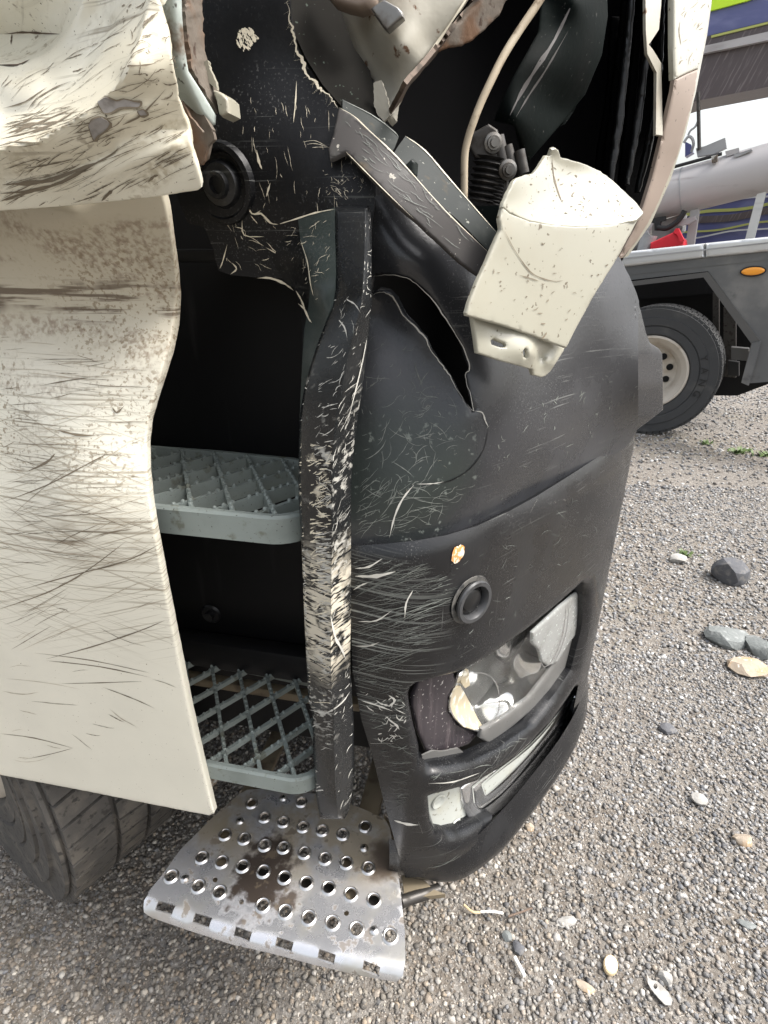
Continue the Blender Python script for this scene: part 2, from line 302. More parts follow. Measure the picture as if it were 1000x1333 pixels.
# ------------------------------------------------------------------ building helpers
FRAME = {}      # object name -> numpy inverse of its frame (world -> local); truck parts are written in the truck frame directly
def mk(name, V, F, m, parent=None, smooth=True, sharp=38, kind=None, label=None):
    me = bpy.data.meshes.new(name)
    me.from_pydata(np.asarray(V, float).tolist(), [], [list(map(int, f)) for f in F]); me.update()
    if m: me.materials.append(MATS[m] if isinstance(m, str) else m)
    if smooth:
        me.polygons.foreach_set('use_smooth', [True] * len(me.polygons))
        if sharp: me.set_sharp_from_angle(angle=R(sharp))
    o = bpy.data.objects.new(name, me); COL.objects.link(o)
    if parent: o.parent = parent
    if kind: o['kind'] = kind
    if label: o['label'] = label
    return o
def empty(name, label, cat, M, group=None):
    o = bpy.data.objects.new(name, None); COL.objects.link(o); o.matrix_world = M; o.empty_display_size = .1
    o['label'] = label; o['category'] = cat
    if group: o['group'] = group
    return o
def tag(o, label, cat, group=None):
    o['label'] = label; o['category'] = cat
    if group: o['group'] = group
    return o
def inside(P, poly):
    x, y = P[:, 0], P[:, 1]; res = np.zeros(len(P), bool); n = len(poly); j = n - 1
    for i in range(n):
        xi, yi = poly[i]; xj, yj = poly[j]
        if yi != yj:
            c = ((yi > y) != (yj > y)) & (x < (xj - xi) * (y - yi) / (yj - yi) + xi); res ^= c
        j = i
    return res
def segdist(P, poly):
    A = np.asarray(poly); B = np.roll(A, -1, 0); D = B - A; L2 = (D ** 2).sum(1) + 1e-12; out = np.full(len(P), 1e9)
    for a, d, l in zip(A, D, L2):
        u = np.clip(((P - a) @ d) / l, 0, 1); q = a + u[:, None] * d
        out = np.minimum(out, ((P - q) ** 2).sum(1))
    return np.sqrt(out)
def dens(poly, step, jag=0., rs=None):
    poly = np.array(poly, float); out = []
    for i in range(len(poly)):
        a, b = poly[i], poly[(i + 1) % len(poly)]; n = max(1, int(round(np.hypot(*(b - a)) / step)))
        nn = np.array([-(b - a)[1], (b - a)[0]]) / (np.hypot(*(b - a)) + 1e-9)
        for k in range(n):
            q = a + (b - a) * k / n
            if jag and k: q = q + nn * (rs.random() - .5) * 2 * jag
            out.append(q)
    return np.array(out)
def sheet(name, outer, surf, m, parent, holes=(), thick=.004, step=7., roll=None, rollo=True, jag=0., jagh=0., smooth_outer=0, disp=None, sharp=40, kind=None, label=None, away=CT):
    """a plate of real thickness on the surface surf, cut to an outline with holes; roll=(px, metres) turns its edges in"""
    rs = np.random.default_rng(len(name) * 131 + int(abs(outer[0][0])) + int(abs(outer[0][1])) * 7)
    if smooth_outer: outer = catmull(outer, smooth_outer, True)
    loops = [dens(outer, step, jag, rs)] + [dens(h, step * .8, jagh, rs) for h in holes]
    pts = np.vstack(loops); edges = []; o = 0
    for l in loops:
        n = len(l); edges += [(o + i, o + (i + 1) % n) for i in range(n)]; o += n
    lo, hi = pts.min(0), pts.max(0)
    gx, gy = np.meshgrid(np.arange(lo[0] + step / 2, hi[0], step), np.arange(lo[1] + step / 2, hi[1], step))
    gx = gx + ((np.arange(gx.shape[0]) % 2) * step / 2)[:, None]
    G = np.stack([gx.ravel(), gy.ravel()], 1)
    if roll:
        rp = roll[0]; ring = []
        for l in (loops if rollo else loops[1:]):
            d = np.roll(l, -1, 0) - np.roll(l, 1, 0); nn = np.stack([-d[:, 1], d[:, 0]], 1) / (np.hypot(d[:, 0], d[:, 1])[:, None] + 1e-9)
            for q in (.18, .42, .72, 1.): ring += [l + nn * rp * q, l - nn * rp * q]
        ring = np.vstack(ring)
    def ok(Q, dm):
        k = inside(Q, loops[0])
        for h in loops[1:]: k &= ~inside(Q, h)
        Q = Q[k]; d = np.min([segdist(Q, l) for l in loops], 0); return Q[d > dm], d[d > dm]
    G, gd = ok(G, step * .45)
    if roll:
        if rollo: G = G[gd > rp * 1.1]
        else: G = G[np.min([segdist(G, l) for l in loops[1:]], 0) > rp * 1.1]
        ring, _ = ok(ring, rp * .12)
        G = np.vstack([ring, G])
    allp = np.vstack([pts, G])
    rv, re, rf, ov, oe, of = delaunay_2d_cdt([Vector(p) for p in allp], edges, [], 0, 1e-4)
    P = np.array([(v.x, v.y) for v in rv]); F = np.array([f for f in rf if len(f) == 3])
    c = P[F].mean(1); k = inside(c, loops[0])
    for h in loops[1:]: k &= ~inside(c, h)
    F = F[k]
    used = np.unique(F); rm = -np.ones(len(P), int); rm[used] = np.arange(len(used)); F = rm[F]; P = P[used]
    V = surf(P[:, 0], P[:, 1])
    if disp is not None: V = V + disp(P, V)
    def norms(V):
        fn = np.cross(V[F[:, 1]] - V[F[:, 0]], V[F[:, 2]] - V[F[:, 0]])
        n = np.zeros_like(V)
        for i in range(3): np.add.at(n, F[:, i], fn)
        n /= np.linalg.norm(n, axis=1)[:, None] + 1e-12
        return n
    N = norms(V)
    flip = ((N * (V - away)).sum(1).mean() < 0)       # we want N to point away from the viewer's side
    if flip: F = F[:, ::-1]; N = -N
    if roll:
        d = np.min([segdist(P, l) for l in (loops if rollo else loops[1:])], 0); q = np.clip(1 - d / roll[0], 0, 1)
        V = V + N * (roll[1] * (1 - np.sqrt(np.clip(1 - q * q, 0, 1))))[:, None]
    V2 = V + N * thick
    n = len(V); Fb = F[:, ::-1]          # front face must point to viewer: reverse
    E = {}
    for f in F:
        for a, b in ((f[0], f[1]), (f[1], f[2]), (f[2], f[0])): E[(a, b)] = 1
    rim = [(a, b) for (a, b) in E if (b, a) not in E]
    faces = [tuple(f) for f in Fb] + [tuple(f + n) for f in F] + [(a, b, b + n, a + n) for a, b in rim]
    return mk(name, np.vstack([V, V2]), faces, m, parent, True, sharp, kind, label)
def ribbons(name, lines, surf, m, parent, lift=.0009, kind='stuff'):
    """scratches: slivers of scraped material on a surface. lines = [(points, width px)]"""
    V = []; F = []; allpx = []; meta = []
    for pts, wd in lines:
        p = catmull(pts, 3) if len(pts) > 2 else np.array(pts, float)
        d = np.gradient(p, axis=0); nn = np.stack([-d[:, 1], d[:, 0]], 1) / (np.hypot(d[:, 0], d[:, 1])[:, None] + 1e-9)
        u = np.linspace(0, 1, len(p)); pr = np.clip((4 * u * (1 - u)) ** .8, .05, 1) * wd / 2
        pr = pr * (1 + .35 * np.sin(u * 23 + wd * 9))
        o = len(V) if False else sum(len(x) for x in allpx)
        allpx.append(np.vstack([p + nn * pr[:, None], p - nn * pr[:, None]])); n = len(p)
        F += [(o + i, o + i + 1, o + n + i + 1, o + n + i) for i in range(n - 1)]
    A = np.vstack(allpx); S = surf(A[:, 0], A[:, 1]); d = CT - S; S = S + d / np.linalg.norm(d, axis=1)[:, None] * lift
    return mk(name, S, F, m, parent, True, 0, kind)
def scratches(poly, n, ln, ang, wd, curve=.15, seed=0, wpow=1.):
    rs = np.random.default_rng(seed); poly = np.array(poly, float); lo, hi = poly.min(0), poly.max(0); out = []
    while n > 0:
        c = lo + rs.random(2) * (hi - lo)
        if not inside(c[None], poly)[0]: n -= .05; continue
        L_ = ln[0] + (ln[1] - ln[0]) * rs.random() ** 2; a = R(rs.normal(ang[0], ang[1])); k = rs.normal(0, curve)
        pts = []
        for q in np.linspace(-.5, .5, 5):
            aa = a + k * q; pts.append(c + L_ * q * np.array([math.cos(aa), math.sin(aa)]) + rs.normal(0, .25, 2))
        pts = np.array(pts); pts = pts[inside(pts, poly)]
        if len(pts) >= 2: out.append((pts, wd[0] + (wd[1] - wd[0]) * rs.random() ** 2))
        n -= 1
    return out
def loft(name, rows, m, parent, sub=4, closed=False, sharp=45, label=None):
    """rows: R x C x 3 points in the frame; smooth along the rows"""
    A = np.array(rows, float); B = np.stack([catmull(A[:, c], sub) for c in range(A.shape[1])], 1)
    r, c = B.shape[:2]; V = B.reshape(-1, 3); F = []
    for i in range(r - 1):
        for j in range(c - 1): F.append((i * c + j, i * c + j + 1, (i + 1) * c + j + 1, (i + 1) * c + j))
    return mk(name, V, F, m, parent, True, sharp, None, label)
def tube_data(path, rad, n=8, caps=True):
    P = np.array(path, float); m = len(P); rad = np.broadcast_to(np.array(rad, float), (m,)); V = []; F = []
    d = np.gradient(P, axis=0); d /= np.linalg.norm(d, axis=1)[:, None]; up = np.array([0, 0, 1.]) if abs(d[0][2]) < .9 else np.array([1., 0, 0])
    for i in range(m):
        a = np.cross(d[i], up); a /= np.linalg.norm(a); b = np.cross(d[i], a); up = np.cross(a, d[i])
        for k in range(n):
            q = 2 * math.pi * k / n; V.append(P[i] + (a * math.cos(q) + b * math.sin(q)) * rad[i])
    for i in range(m - 1):
        for k in range(n): F.append((i * n + k, i * n + (k + 1) % n, (i + 1) * n + (k + 1) % n, (i + 1) * n + k))
    if caps: F += [tuple(range(n))[::-1], tuple((m - 1) * n + k for k in range(n))]
    return np.array(V), F
def tube(name, path, rad, m, parent, n=10, kind=None): V, F = tube_data(path, rad, n); return mk(name, V, F, m, parent, True, 50, kind)
def join(parts):
    V = []; F = []; o = 0
    for v, f in parts: V.append(np.asarray(v, float)); F += [tuple(i + o for i in q) for q in f]; o += len(v)
    return np.vstack(V), F
def box_data(lo, hi, bev=0.):
    bm = bmesh.new(); bmesh.ops.create_cube(bm, size=1); lo = np.array(lo, float); hi = np.array(hi, float)
    for v in bm.verts: v.co = Vector((lo + hi) / 2 + np.array(v.co) * (hi - lo))
    if bev: bmesh.ops.bevel(bm, geom=bm.edges[:], offset=bev, segments=2, profile=.5, affect='EDGES')
    bm.verts.index_update(); V = np.array([v.co[:] for v in bm.verts]); F = [tuple(v.index for v in f.verts) for f in bm.faces]; bm.free(); return V, F
def box(name, lo, hi, m, parent, bev=.003, kind=None): V, F = box_data(lo, hi, bev); return mk(name, V, F, m, parent, True, 40, kind)
def lathe_data(prof, n=32, frame=None):
    """prof = [(radius, along axis)], axis = frame column 2"""
    V = []; F = []; m = len(prof)
    for k in range(n):
        q = 2 * math.pi * k / n
        for r_, h in prof: V.append((r_ * math.cos(q), r_ * math.sin(q), h))
    for k in range(n):
        for i in range(m - 1): F.append((k * m + i, ((k + 1) % n) * m + i, ((k + 1) % n) * m + i + 1, k * m + i + 1))
    V = np.array(V)
    if frame is not None: V = V @ np.array(frame)[:3, :3].T + np.array(frame)[:3, 3]
    return V, F
def frame_at(c, nrm, up=(0, 0, 1)):
    n_ = Vector(nrm).normalized(); x = Vector(up).cross(n_)
    if x.length < 1e-3: x = Vector((1, 0, 0))
    x.normalize(); y = n_.cross(x)
    M = Matrix.Identity(4)
    for i in range(3): M[i][0], M[i][1], M[i][2], M[i][3] = x[i], y[i], n_[i], c[i]
    return M
def lathe(name, prof, c, nrm, m, parent, n=32, label=None): V, F = lathe_data(prof, n, frame_at(c, nrm)); return mk(name, V, F, m, parent, True, 40, None, label)
def nrm_of(surf, x, y):
    a = surf(np.array([x - 2., x + 2., x, x]), np.array([y, y, y - 2., y + 2.])); n = np.cross(a[1] - a[0], a[3] - a[2]); n /= np.linalg.norm(n)
    c = surf(np.array([float(x)]), np.array([float(y)]))[0]
    return c, (n if n @ (CT - c) > 0 else -n)
def ell(cx, cy, rx, ry, n=24, rot=0):
    q = np.linspace(0, 2 * math.pi, n, endpoint=False); a = R(rot)
    x, y = rx * np.cos(q), ry * np.sin(q); return np.stack([cx + x * math.cos(a) - y * math.sin(a), cy + x * math.sin(a) + y * math.cos(a)], 1)
def ell_tab(cx, cy, rx, ry, rot=0): return ell(cx, cy, rx, ry, 12, rot)
# ================================================================== the ground
gx = np.concatenate([np.linspace(-60, -3, 12), np.linspace(-2.6, 6, 60), np.linspace(7, 60, 12)]); gy = np.concatenate([np.linspace(-40, -2, 8), np.linspace(-1.5, 8, 66), np.linspace(9, 120, 14)])
gz = lambda x, y: .012 * np.sin(x * 2.1 + y) * np.sin(y * 1.7) + .008 * np.sin(x * 5.3 - y * 4.1)
XX, YY = np.meshgrid(gx, gy); V = np.stack([XX, YY, np.clip(gz(XX, YY), -.02, .02) - .012], -1).reshape(-1, 3); nx = len(gx)
F = [(j * nx + i, j * nx + i + 1, (j + 1) * nx + i + 1, (j + 1) * nx + i) for j in range(len(gy) - 1) for i in range(nx - 1)]
ground = mk('ground', V, F, 'gravel_ground', None, True, 0, 'structure')
def ground_z(x, y): return np.clip(gz(x, y), -.02, .02) - .012
# loose gravel on it
ICO = bmesh.new(); bmesh.ops.create_icosphere(ICO, subdivisions=1, radius=1); ICO.verts.index_update()
IV = np.array([v.co[:] for v in ICO.verts]); IF = np.array([[v.index for v in f.verts] for f in ICO.faces]); ICO.free()
def gravel(name, regions, label):
    rs = np.random.default_rng(3); C_ = []; S_ = []
    for (x0, x1, y0, y1, n, s0, s1) in regions:
        xy = np.stack([rs.uniform(x0, x1, n), rs.uniform(y0, y1, n)], 1)
        sz = s0 + (s1 - s0) * rs.random(n) ** 2.6
        C_.append(xy); S_.append(sz)
    xy = np.vstack(C_); sz = np.concatenate(S_); n = len(sz); nv = len(IV)
    var = [];
    for k in range(14):
        v = IV * rs.uniform(.55, 1.25, (nv, 1)); var.append(v * np.array([1, rs.uniform(.6, .95), rs.uniform(.45, .75)]))
    var = np.array(var); vi = rs.integers(0, 14, n); q = rs.uniform(0, 2 * math.pi, n); tl = rs.normal(0, .35, n)
    P = var[vi] * sz[:, None, None]
    x, y, z = P[..., 0], P[..., 1], P[..., 2]; ct, st = np.cos(tl)[:, None], np.sin(tl)[:, None]; x, z = x * ct - z * st, x * st + z * ct
    cq, sq = np.cos(q)[:, None], np.sin(q)[:, None]; X = x * cq - y * sq + xy[:, :1]; Y = x * sq + y * cq + xy[:, 1:]
    Z = z + (ground_z(xy[:, 0], xy[:, 1]) + sz * rs.uniform(-.05, .45, n))[:, None]
    V = np.stack([X, Y, Z], -1).reshape(-1, 3).astype(np.float32); F = (IF[None] + (np.arange(n) * nv)[:, None, None]).reshape(-1, 3).astype(np.int32)
    me = bpy.data.meshes.new(name); me.vertices.add(len(V)); me.vertices.foreach_set('co', V.ravel())
    me.loops.add(F.size); me.loops.foreach_set('vertex_index', F.ravel()); me.polygons.add(len(F)); me.polygons.foreach_set('loop_start', np.arange(0, F.size, 3, dtype=np.int32))
    me.update(calc_edges=True)
    pal = np.array([(.325, .315, .30), (.25, .243, .233), (.43, .415, .39), (.18, .177, .175), (.335, .295, .25), (.275, .245, .215), (.56, .55, .52), (.215, .22, .23), (.105, .105, .11)])
    c = pal[rs.choice(9, n, p=[.2, .18, .13, .13, .11, .11, .04, .06, .04])] * rs.uniform(.48, .95, (n, 1))
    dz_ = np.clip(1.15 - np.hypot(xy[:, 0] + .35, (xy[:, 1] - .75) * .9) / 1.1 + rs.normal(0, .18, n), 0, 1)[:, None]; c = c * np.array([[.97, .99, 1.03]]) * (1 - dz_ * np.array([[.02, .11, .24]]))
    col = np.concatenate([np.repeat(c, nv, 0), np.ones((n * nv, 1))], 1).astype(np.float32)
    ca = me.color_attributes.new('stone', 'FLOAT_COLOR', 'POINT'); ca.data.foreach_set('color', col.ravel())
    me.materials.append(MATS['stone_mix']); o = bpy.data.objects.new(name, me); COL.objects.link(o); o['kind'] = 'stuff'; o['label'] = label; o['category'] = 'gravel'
    return o
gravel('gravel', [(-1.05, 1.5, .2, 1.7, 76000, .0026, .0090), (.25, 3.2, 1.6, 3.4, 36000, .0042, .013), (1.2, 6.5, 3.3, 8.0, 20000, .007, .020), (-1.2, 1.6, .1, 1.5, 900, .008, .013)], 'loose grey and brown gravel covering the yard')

# ================================================================== the damaged truck
truck = empty('damaged_truck', 'wrecked white truck cab with crushed side, black plastic bumper and open footsteps', 'truck', M_TRUCK)

# ---- dark inside of the step well and of the cab corner
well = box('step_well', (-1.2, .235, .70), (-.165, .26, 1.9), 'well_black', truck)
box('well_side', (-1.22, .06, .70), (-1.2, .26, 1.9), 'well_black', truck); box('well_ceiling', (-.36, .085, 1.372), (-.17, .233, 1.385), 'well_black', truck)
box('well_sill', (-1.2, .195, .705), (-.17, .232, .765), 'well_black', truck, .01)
box('cross_strap', (-.60, .195, .662), (-.19, .215, .680), 'bracket_brown', truck)
for s_, z_ in ((-.262, .80), (-.47, .80)):
    lathe('well_bolt', [(.0, .012), (.008, .012), (.009, .004), (.016, .004), (.018, .001), (.019, .0)], (s_, .233, z_), (0, -1, 0), 'trim_plastic', truck, 20)
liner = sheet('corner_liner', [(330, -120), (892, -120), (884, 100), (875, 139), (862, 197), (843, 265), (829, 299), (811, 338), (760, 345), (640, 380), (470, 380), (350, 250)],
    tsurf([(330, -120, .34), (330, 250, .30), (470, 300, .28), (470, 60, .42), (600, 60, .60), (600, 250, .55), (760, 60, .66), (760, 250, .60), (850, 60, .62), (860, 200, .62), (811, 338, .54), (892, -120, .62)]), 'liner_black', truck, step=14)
sheet('bumper_backing', [(452, 300), (640, 300), (760, 420), (760, 560), (600, 700), (452, 740)], gsurf(.10), 'well_black', truck, step=14)  # black sheet added behind the tear, stands in for the shade inside

# ---- white lower panel beside the steps
SK_T = tsurf([(-560, 255, .0), (-560, 400, .02), (-560, 560, -.016), (-560, 800, -.03), (-560, 920, -.02), (-200, 255, .0), (100, 258, .0), (215, 258, .008), (-200, 285, -.004), (100, 283, -.004), (214, 290, .012), (-200, 302, .008), (100, 303, .010), (217, 310, .018),
    (-200, 340, .020), (100, 345, .026), (222, 350, .034), (-200, 400, .028), (100, 400, .036), (227, 400, .046), (-200, 470, .010), (100, 475, .012), (212, 478, .022),
    (-200, 560, -.018), (60, 565, -.016), (190, 575, -.002), (-200, 650, -.034), (80, 650, -.036), (192, 640, -.022), (-200, 800, -.03), (100, 800, -.031), (220, 800, -.024), (-200, 980, -.014), (100, 1020, -.012), (275, 1055, -.010), (25, 612, -.016), (130, 700, -.038)])
SK_OUT = [(-520, 250), (-200, 250), (100, 250), (212, 252), (215, 264), (219, 285), (224, 320), (228, 360), (229, 385), (226, 420), (219, 455), (210, 485), (201, 515), (193, 545), (190, 575), (191, 610), (196, 655), (203, 700), (211, 745), (225, 820), (245, 920), (262, 995), (274, 1045), (278, 1060), (272, 1063), (200, 1049), (100, 1029), (0, 1010), (-200, 974), (-520, 917)]
skirt = sheet('lower_panel', SK_OUT, SK_T, 'skirt_white_paint', truck, thick=.010, step=7, roll=(4, .002), jag=.25, label='scratched cream lower side panel with a bent front edge')
ls = scratches([(0, 430), (200, 480), (188, 600), (200, 720), (60, 740), (0, 730)], 190, (30, 190), (2, 6), (.3, 1.0), .06, 1) + scratches([(0, 540), (185, 570), (215, 780), (0, 860)], 80, (20, 170), (-26, 5), (.3, .95), .06, 2) \
    + scratches([(0, 540), (185, 560), (190, 700), (0, 720)], 60, (15, 100), (12, 6), (.3, .9), .08, 22) + scratches([(0, 760), (220, 780), (250, 960), (0, 1000)], 26, (15, 110), (8, 14), (.4, 1.1), .2, 3)
ls += [([(20, 770), (90, 750), (165, 730), (212, 706)], 1.6), ([(60, 858), (120, 842), (180, 822), (214, 808)], 1.5), ([(-10, 796), (60, 772), (110, 745), (165, 704)], 1.5), ([(0, 655), (60, 632), (110, 606), (140, 590)], 1.6), ([(60, 860), (130, 868), (196, 882)], 1.2), ([(45, 850), (120, 860), (195, 876)], .9), ([(80, 890), (130, 889), (185, 887)], 1.), ([(120, 698), (150, 692), (172, 689)], 1.6), ([(0, 955), (45, 961), (95, 974)], 1.), ([(30, 989), (65, 982), (95, 974)], .8),
       ([(35, 614), (60, 602), (72, 590)], 3), ([(75, 560), (100, 566), (125, 567)], 3.2), ([(146, 530), (152, 537), (162, 528)], 2.6), ([(52, 502), (90, 495), (118, 491)], 1.4)]
ribbons('paint_scratch', [l for k, l in enumerate(ls) if k % 5 < 2 or k > len(ls) - 15], SK_T, 'scratch_dark', skirt, .0007)
ribbons('faint_scratch', [(p, w_ * .9) for k, (p, w_) in enumerate(ls) if k % 5 in (2, 3) and k <= len(ls) - 15], SK_T, 'scratch_tan', skirt, .0006)
ed = [(np.array(p) + RNG.normal(0, 1.2, 2) + np.array([-3, 0]), RNG.uniform(.8, 3.2)) for p in catmull(SK_OUT[11:25], 14)]
ribbons('edge_chip', [([p, p + RNG.normal(0, 2.2, 2) + np.array([.6, 2])], w_) for p, w_ in ed if RNG.random() < .8], SK_T, 'chip_dark', skirt, .0009)

# ---- white crushed door above it
DR_T = tsurf([(-560, 290, -.07), (-560, 200, -.10), (-560, 60, -.03), (-560, -420, -.05), (100, -420, -.05), (-200, -250, -.06), (100, -250, -.06), (-200, 280, -.07), (0, 275, -.070), (130, 266, -.070), (262, 249, -.070), (-200, 250, -.088), (0, 248, -.088), (130, 240, -.088), (255, 225, -.078), (-200, 205, -.108), (0, 200, -.110), (70, 185, -.112), (130, 145, -.108), (180, 120, -.104), (245, 190, -.082), (238, 140, -.084),
    (170, 60, -.098), (215, 20, -.092), (200, -60, -.09), (-200, 130, -.07), (0, 130, -.078), (60, 110, -.080), (110, 70, -.074), (140, 0, -.07), (-200, 60, -.012), (0, 62, -.014), (50, 50, -.02), (20, 10, -.030), (80, 5, -.048), (30, 38, -.018), (-200, -80, -.06), (0, -80, -.07), (100, -90, -.075), (0, 88, -.050), (40, 84, -.050), (0, 100, -.066), (45, 94, -.068), (100, 110, -.094), (185, 95, -.108)])
DR_OUT = [(-520, 296), (-200, 282), (0, 276), (60, 272), (130, 266), (200, 258), (258, 249), (263, 245), (261, 232), (256, 212), (250, 190), (243, 160), (236, 128), (229, 95), (222, 60), (214, 15), (206, -40), (192, -120), (170, -260), (150, -420), (-520, -420)]
def crease(lines):
    def f(P, V):
        off = np.zeros(len(P))
        for pl, A_, w_ in lines:
            pl = np.array(pl, float); d = np.full(len(P), 1e9)
            for a, b in zip(pl[:-1], pl[1:]):
                e = b - a; u = np.clip(((P - a) @ e) / (e @ e), 0, 1); d = np.minimum(d, np.hypot(*(P - a - u[:, None] * e).T))
            off += A_ * np.exp(-(np.sqrt(d * d + 9) - 3) / w_)
        return off[:, None] * np.array([[0., 1., 0.]])
    return f
DR_C = crease([([(-200, 205), (0, 198), (60, 186), (120, 152), (165, 112), (190, 60), (205, 0)], -.007, 10), ([(0, 88), (30, 88), (70, 74), (100, 40), (120, 0)], -.006, 7), ([(-100, 42), (0, 42), (74, 42)], .004, 5), ([(0, 150), (50, 136), (95, 104), (140, 30)], .005, 9), ([(120, 160), (175, 150), (235, 130)], -.003, 7), ([(60, 222), (130, 190), (200, 168), (248, 165)], .004, 8), ([(0, 232), (70, 224), (140, 196)], .005, 7), ([(110, 250), (170, 215), (230, 190)], -.003, 6)])
_drt = DR_T; DR_T = lambda px, py: (lambda S, P: (S + DR_C(P.reshape(-1, 2), None).reshape(S.shape)))(_drt(px, py), np.stack([np.asarray(px, float), np.asarray(py, float)], -1))
door = sheet('door_skin', DR_OUT, DR_T, 'crushed_white_paint', truck, thick=.006, step=5, roll=(4, .002), jag=.3, label='crumpled cream door skin with dark scrape marks and a torn front edge')
ls = scratches([(0, 190), (80, 165), (160, 130), (245, 140), (258, 235), (130, 262), (0, 272)], 130, (14, 80), (-25, 6), (.4, 1.6), .12, 4) + scratches([(0, 100), (60, 90), (110, 60), (200, 0), (230, 110), (150, 140), (0, 195)], 55, (12, 80), (-36, 10), (.4, 1.2), .2, 5) \
    + scratches([(0, 150), (90, 135), (130, 150), (60, 190), (0, 200)], 40, (20, 110), (-12, 6), (.6, 1.8), .2, 51) + scratches([(150, 0), (215, 0), (240, 130), (160, 140)], 40, (5, 30), (-30, 30), (.8, 2.2), .5, 52)
ls += [([(0, 252), (40, 248), (80, 236), (130, 205), (150, 190)], 5.), ([(0, 240), (50, 236), (90, 222), (135, 206)], 8.), ([(0, 262), (30, 252), (60, 243)], 4.), ([(132, 262), (142, 252), (148, 247)], 4.), ([(0, 182), (40, 172), (80, 158), (106, 140)], 2.4), ([(0, 140), (30, 131), (60, 112)], 1.4), ([(160, 163), (190, 148), (216, 116)], 2.6), ([(158, 92), (185, 88), (206, 82)], 2.), ([(192, 238), (200, 230), (206, 228)], 3.5)]
ribbons('door_scratch', ls, DR_T, 'scratch_dark', door, .0008)
ribbons('rust_line', [([(0, 42), (25, 40), (50, 41), (74, 42)], 2.2), ([(10, 42), (13, 50), (14, 58)], 2), ([(0, 87), (30, 87), (46, 80)], 2.2)], DR_T, 'rust_lip', door, .0008)
def chip(name, poly, surf, m, parent, lift=.0012):
    s2 = lambda x, y: (lambda S: S + (CT - S) / np.linalg.norm(CT - S, axis=-1)[..., None] * lift)(surf(x, y))
    return sheet(name, poly, s2, m, parent, thick=.0006, step=3.5, jag=.7)
for pl in ([(136, 135), (146, 130), (156, 133), (165, 130), (176, 133), (186, 134), (184, 141), (170, 141), (158, 143), (150, 148), (141, 149), (137, 143)], [(121, 165), (129, 157), (138, 155), (147, 161), (140, 170), (128, 178), (121, 182), (119, 173)], [(182, 146), (190, 143), (194, 150), (186, 153)]):
    chip('paint_chip', pl, DR_T, 'primer_grey', door)
    q = np.array(pl + pl[:1], float); ribbons('chip_edge', [(q + RNG.normal(0, .5, q.shape), 2.6)], DR_T, 'scratch_dark', door, .0016)
# door edge: seal rail, rusty flange, torn tab, hinge block
f1 = tsurf([(228, -60, -.045), (245, 95, -.035), (284, 160, -.01), (238, 0, -.042)])
sheet('seal_rail', [(224, -80), (238, -80), (241, 20), (244, 60), (249, 92), (268, 122), (285, 150), (284, 163), (277, 166), (262, 148), (240, 104), (231, 80), (226, 20)], f1, 'pale_rail', truck, thick=.014, step=5, roll=(6, .006))
sheet('rusty_flange', [(239, -80), (264, -80), (264, 30), (268, 70), (283, 112), (289, 135), (284, 148), (250, 90), (242, 30)], tsurf([(239, 0, -.03), (264, 0, .0), (285, 130, .0), (250, 90, -.028)]), 'rusty_flange', truck, thick=.006, step=5, jag=.8, disp=lambda P, V: RNG.normal(0, .0003, V.shape))
sheet('seal_strip', [(200, -80), (226, -80), (230, 60), (240, 104), (276, 168), (268, 205), (258, 214), (230, 90)], csurf(-.02), 'rusty_flange', truck, thick=.006, step=6)
sheet('torn_tab', [(236, 130), (246, 150), (264, 172), (277, 171), (279, 181), (270, 190), (266, 207), (262, 214), (250, 200)], csurf(-.03), 'rusty_flange', truck, thick=.004, step=4, jag=.6)
sheet('hinge_block', [(276, 116), (284, 118), (290, 122), (296, 128), (298, 147), (288, 152), (284, 148), (281, 132)], csurf(-.012), 'clean_white_paint', truck, thick=.018, step=4, roll=(3, .003))
sheet('hinge_chip', [(262, 82), (270, 78), (274, 92), (281, 106), (282, 116), (272, 108), (266, 96)], csurf(-.008), 'clean_white_paint', truck, thick=.004, step=3, jag=.9)

# ---- black jamb behind the door, ragged at its front edge
JB_T = tsurf([(230, -60, .10), (230, 300, .07), (300, 0, .085), (300, 150, .07), (290, 330, .075), (375, 0, .085), (400, 95, .09), (440, 150, .08), (440, 260, .055), (385, 290, .06), (350, 350, .075), (480, 260, .06)])
JB_R = [(372, -80), (377, 0), (379, 25), (384, 45), (386, 62), (395, 80), (400, 97), (411, 105), (418, 114), (430, 126), (441, 140), (455, 170), (480, 215), (488, 262)]
JB_OUT = [(222, -80)] + JB_R + [(484, 296), (440, 300), (392, 308), (385, 330), (375, 362), (345, 362), (300, 358), (284, 352), (278, 325), (266, 296), (244, 290), (225, 240)]
jamb = sheet('door_jamb', JB_OUT, JB_T, 'jamb_plastic', truck, thick=.004, step=7, jag=.4)
jr = catmull(JB_R[1:11], 6)
ribbons('torn_fringe', [(jr + np.array([-1.5, 0]) + RNG.normal(0, 1.1, jr.shape), 3.2)] + [([p, p + RNG.normal(0, 5, 2) + np.array([-3, 2])], RNG.uniform(1, 3.5)) for p in jr if RNG.random() < .8], JB_T, 'scratch_cream', jamb, .002)
ribbons('paint_smear', scratches([(307, 42), (314, 36), (328, 34), (333, 46), (340, 50), (330, 58), (326, 66), (318, 69), (310, 60), (306, 50)], 70, (6, 16), (65, 22), (1., 3.4), .2, 72), JB_T, 'scratch_cream', jamb, .001)
ls = scratches([(300, 120), (430, 140), (470, 230), (440, 280), (360, 280), (320, 270)], 50, (6, 34), (85, 10), (.3, .9), .2, 6) + scratches([(280, 290), (350, 270), (385, 350), (300, 356)], 24, (6, 26), (60, 40), (.3, 1.), .3, 7) + scratches([(420, 220), (475, 230), (470, 262), (425, 258)], 40, (4, 14), (20, 50), (.3, .9), .3, 71)
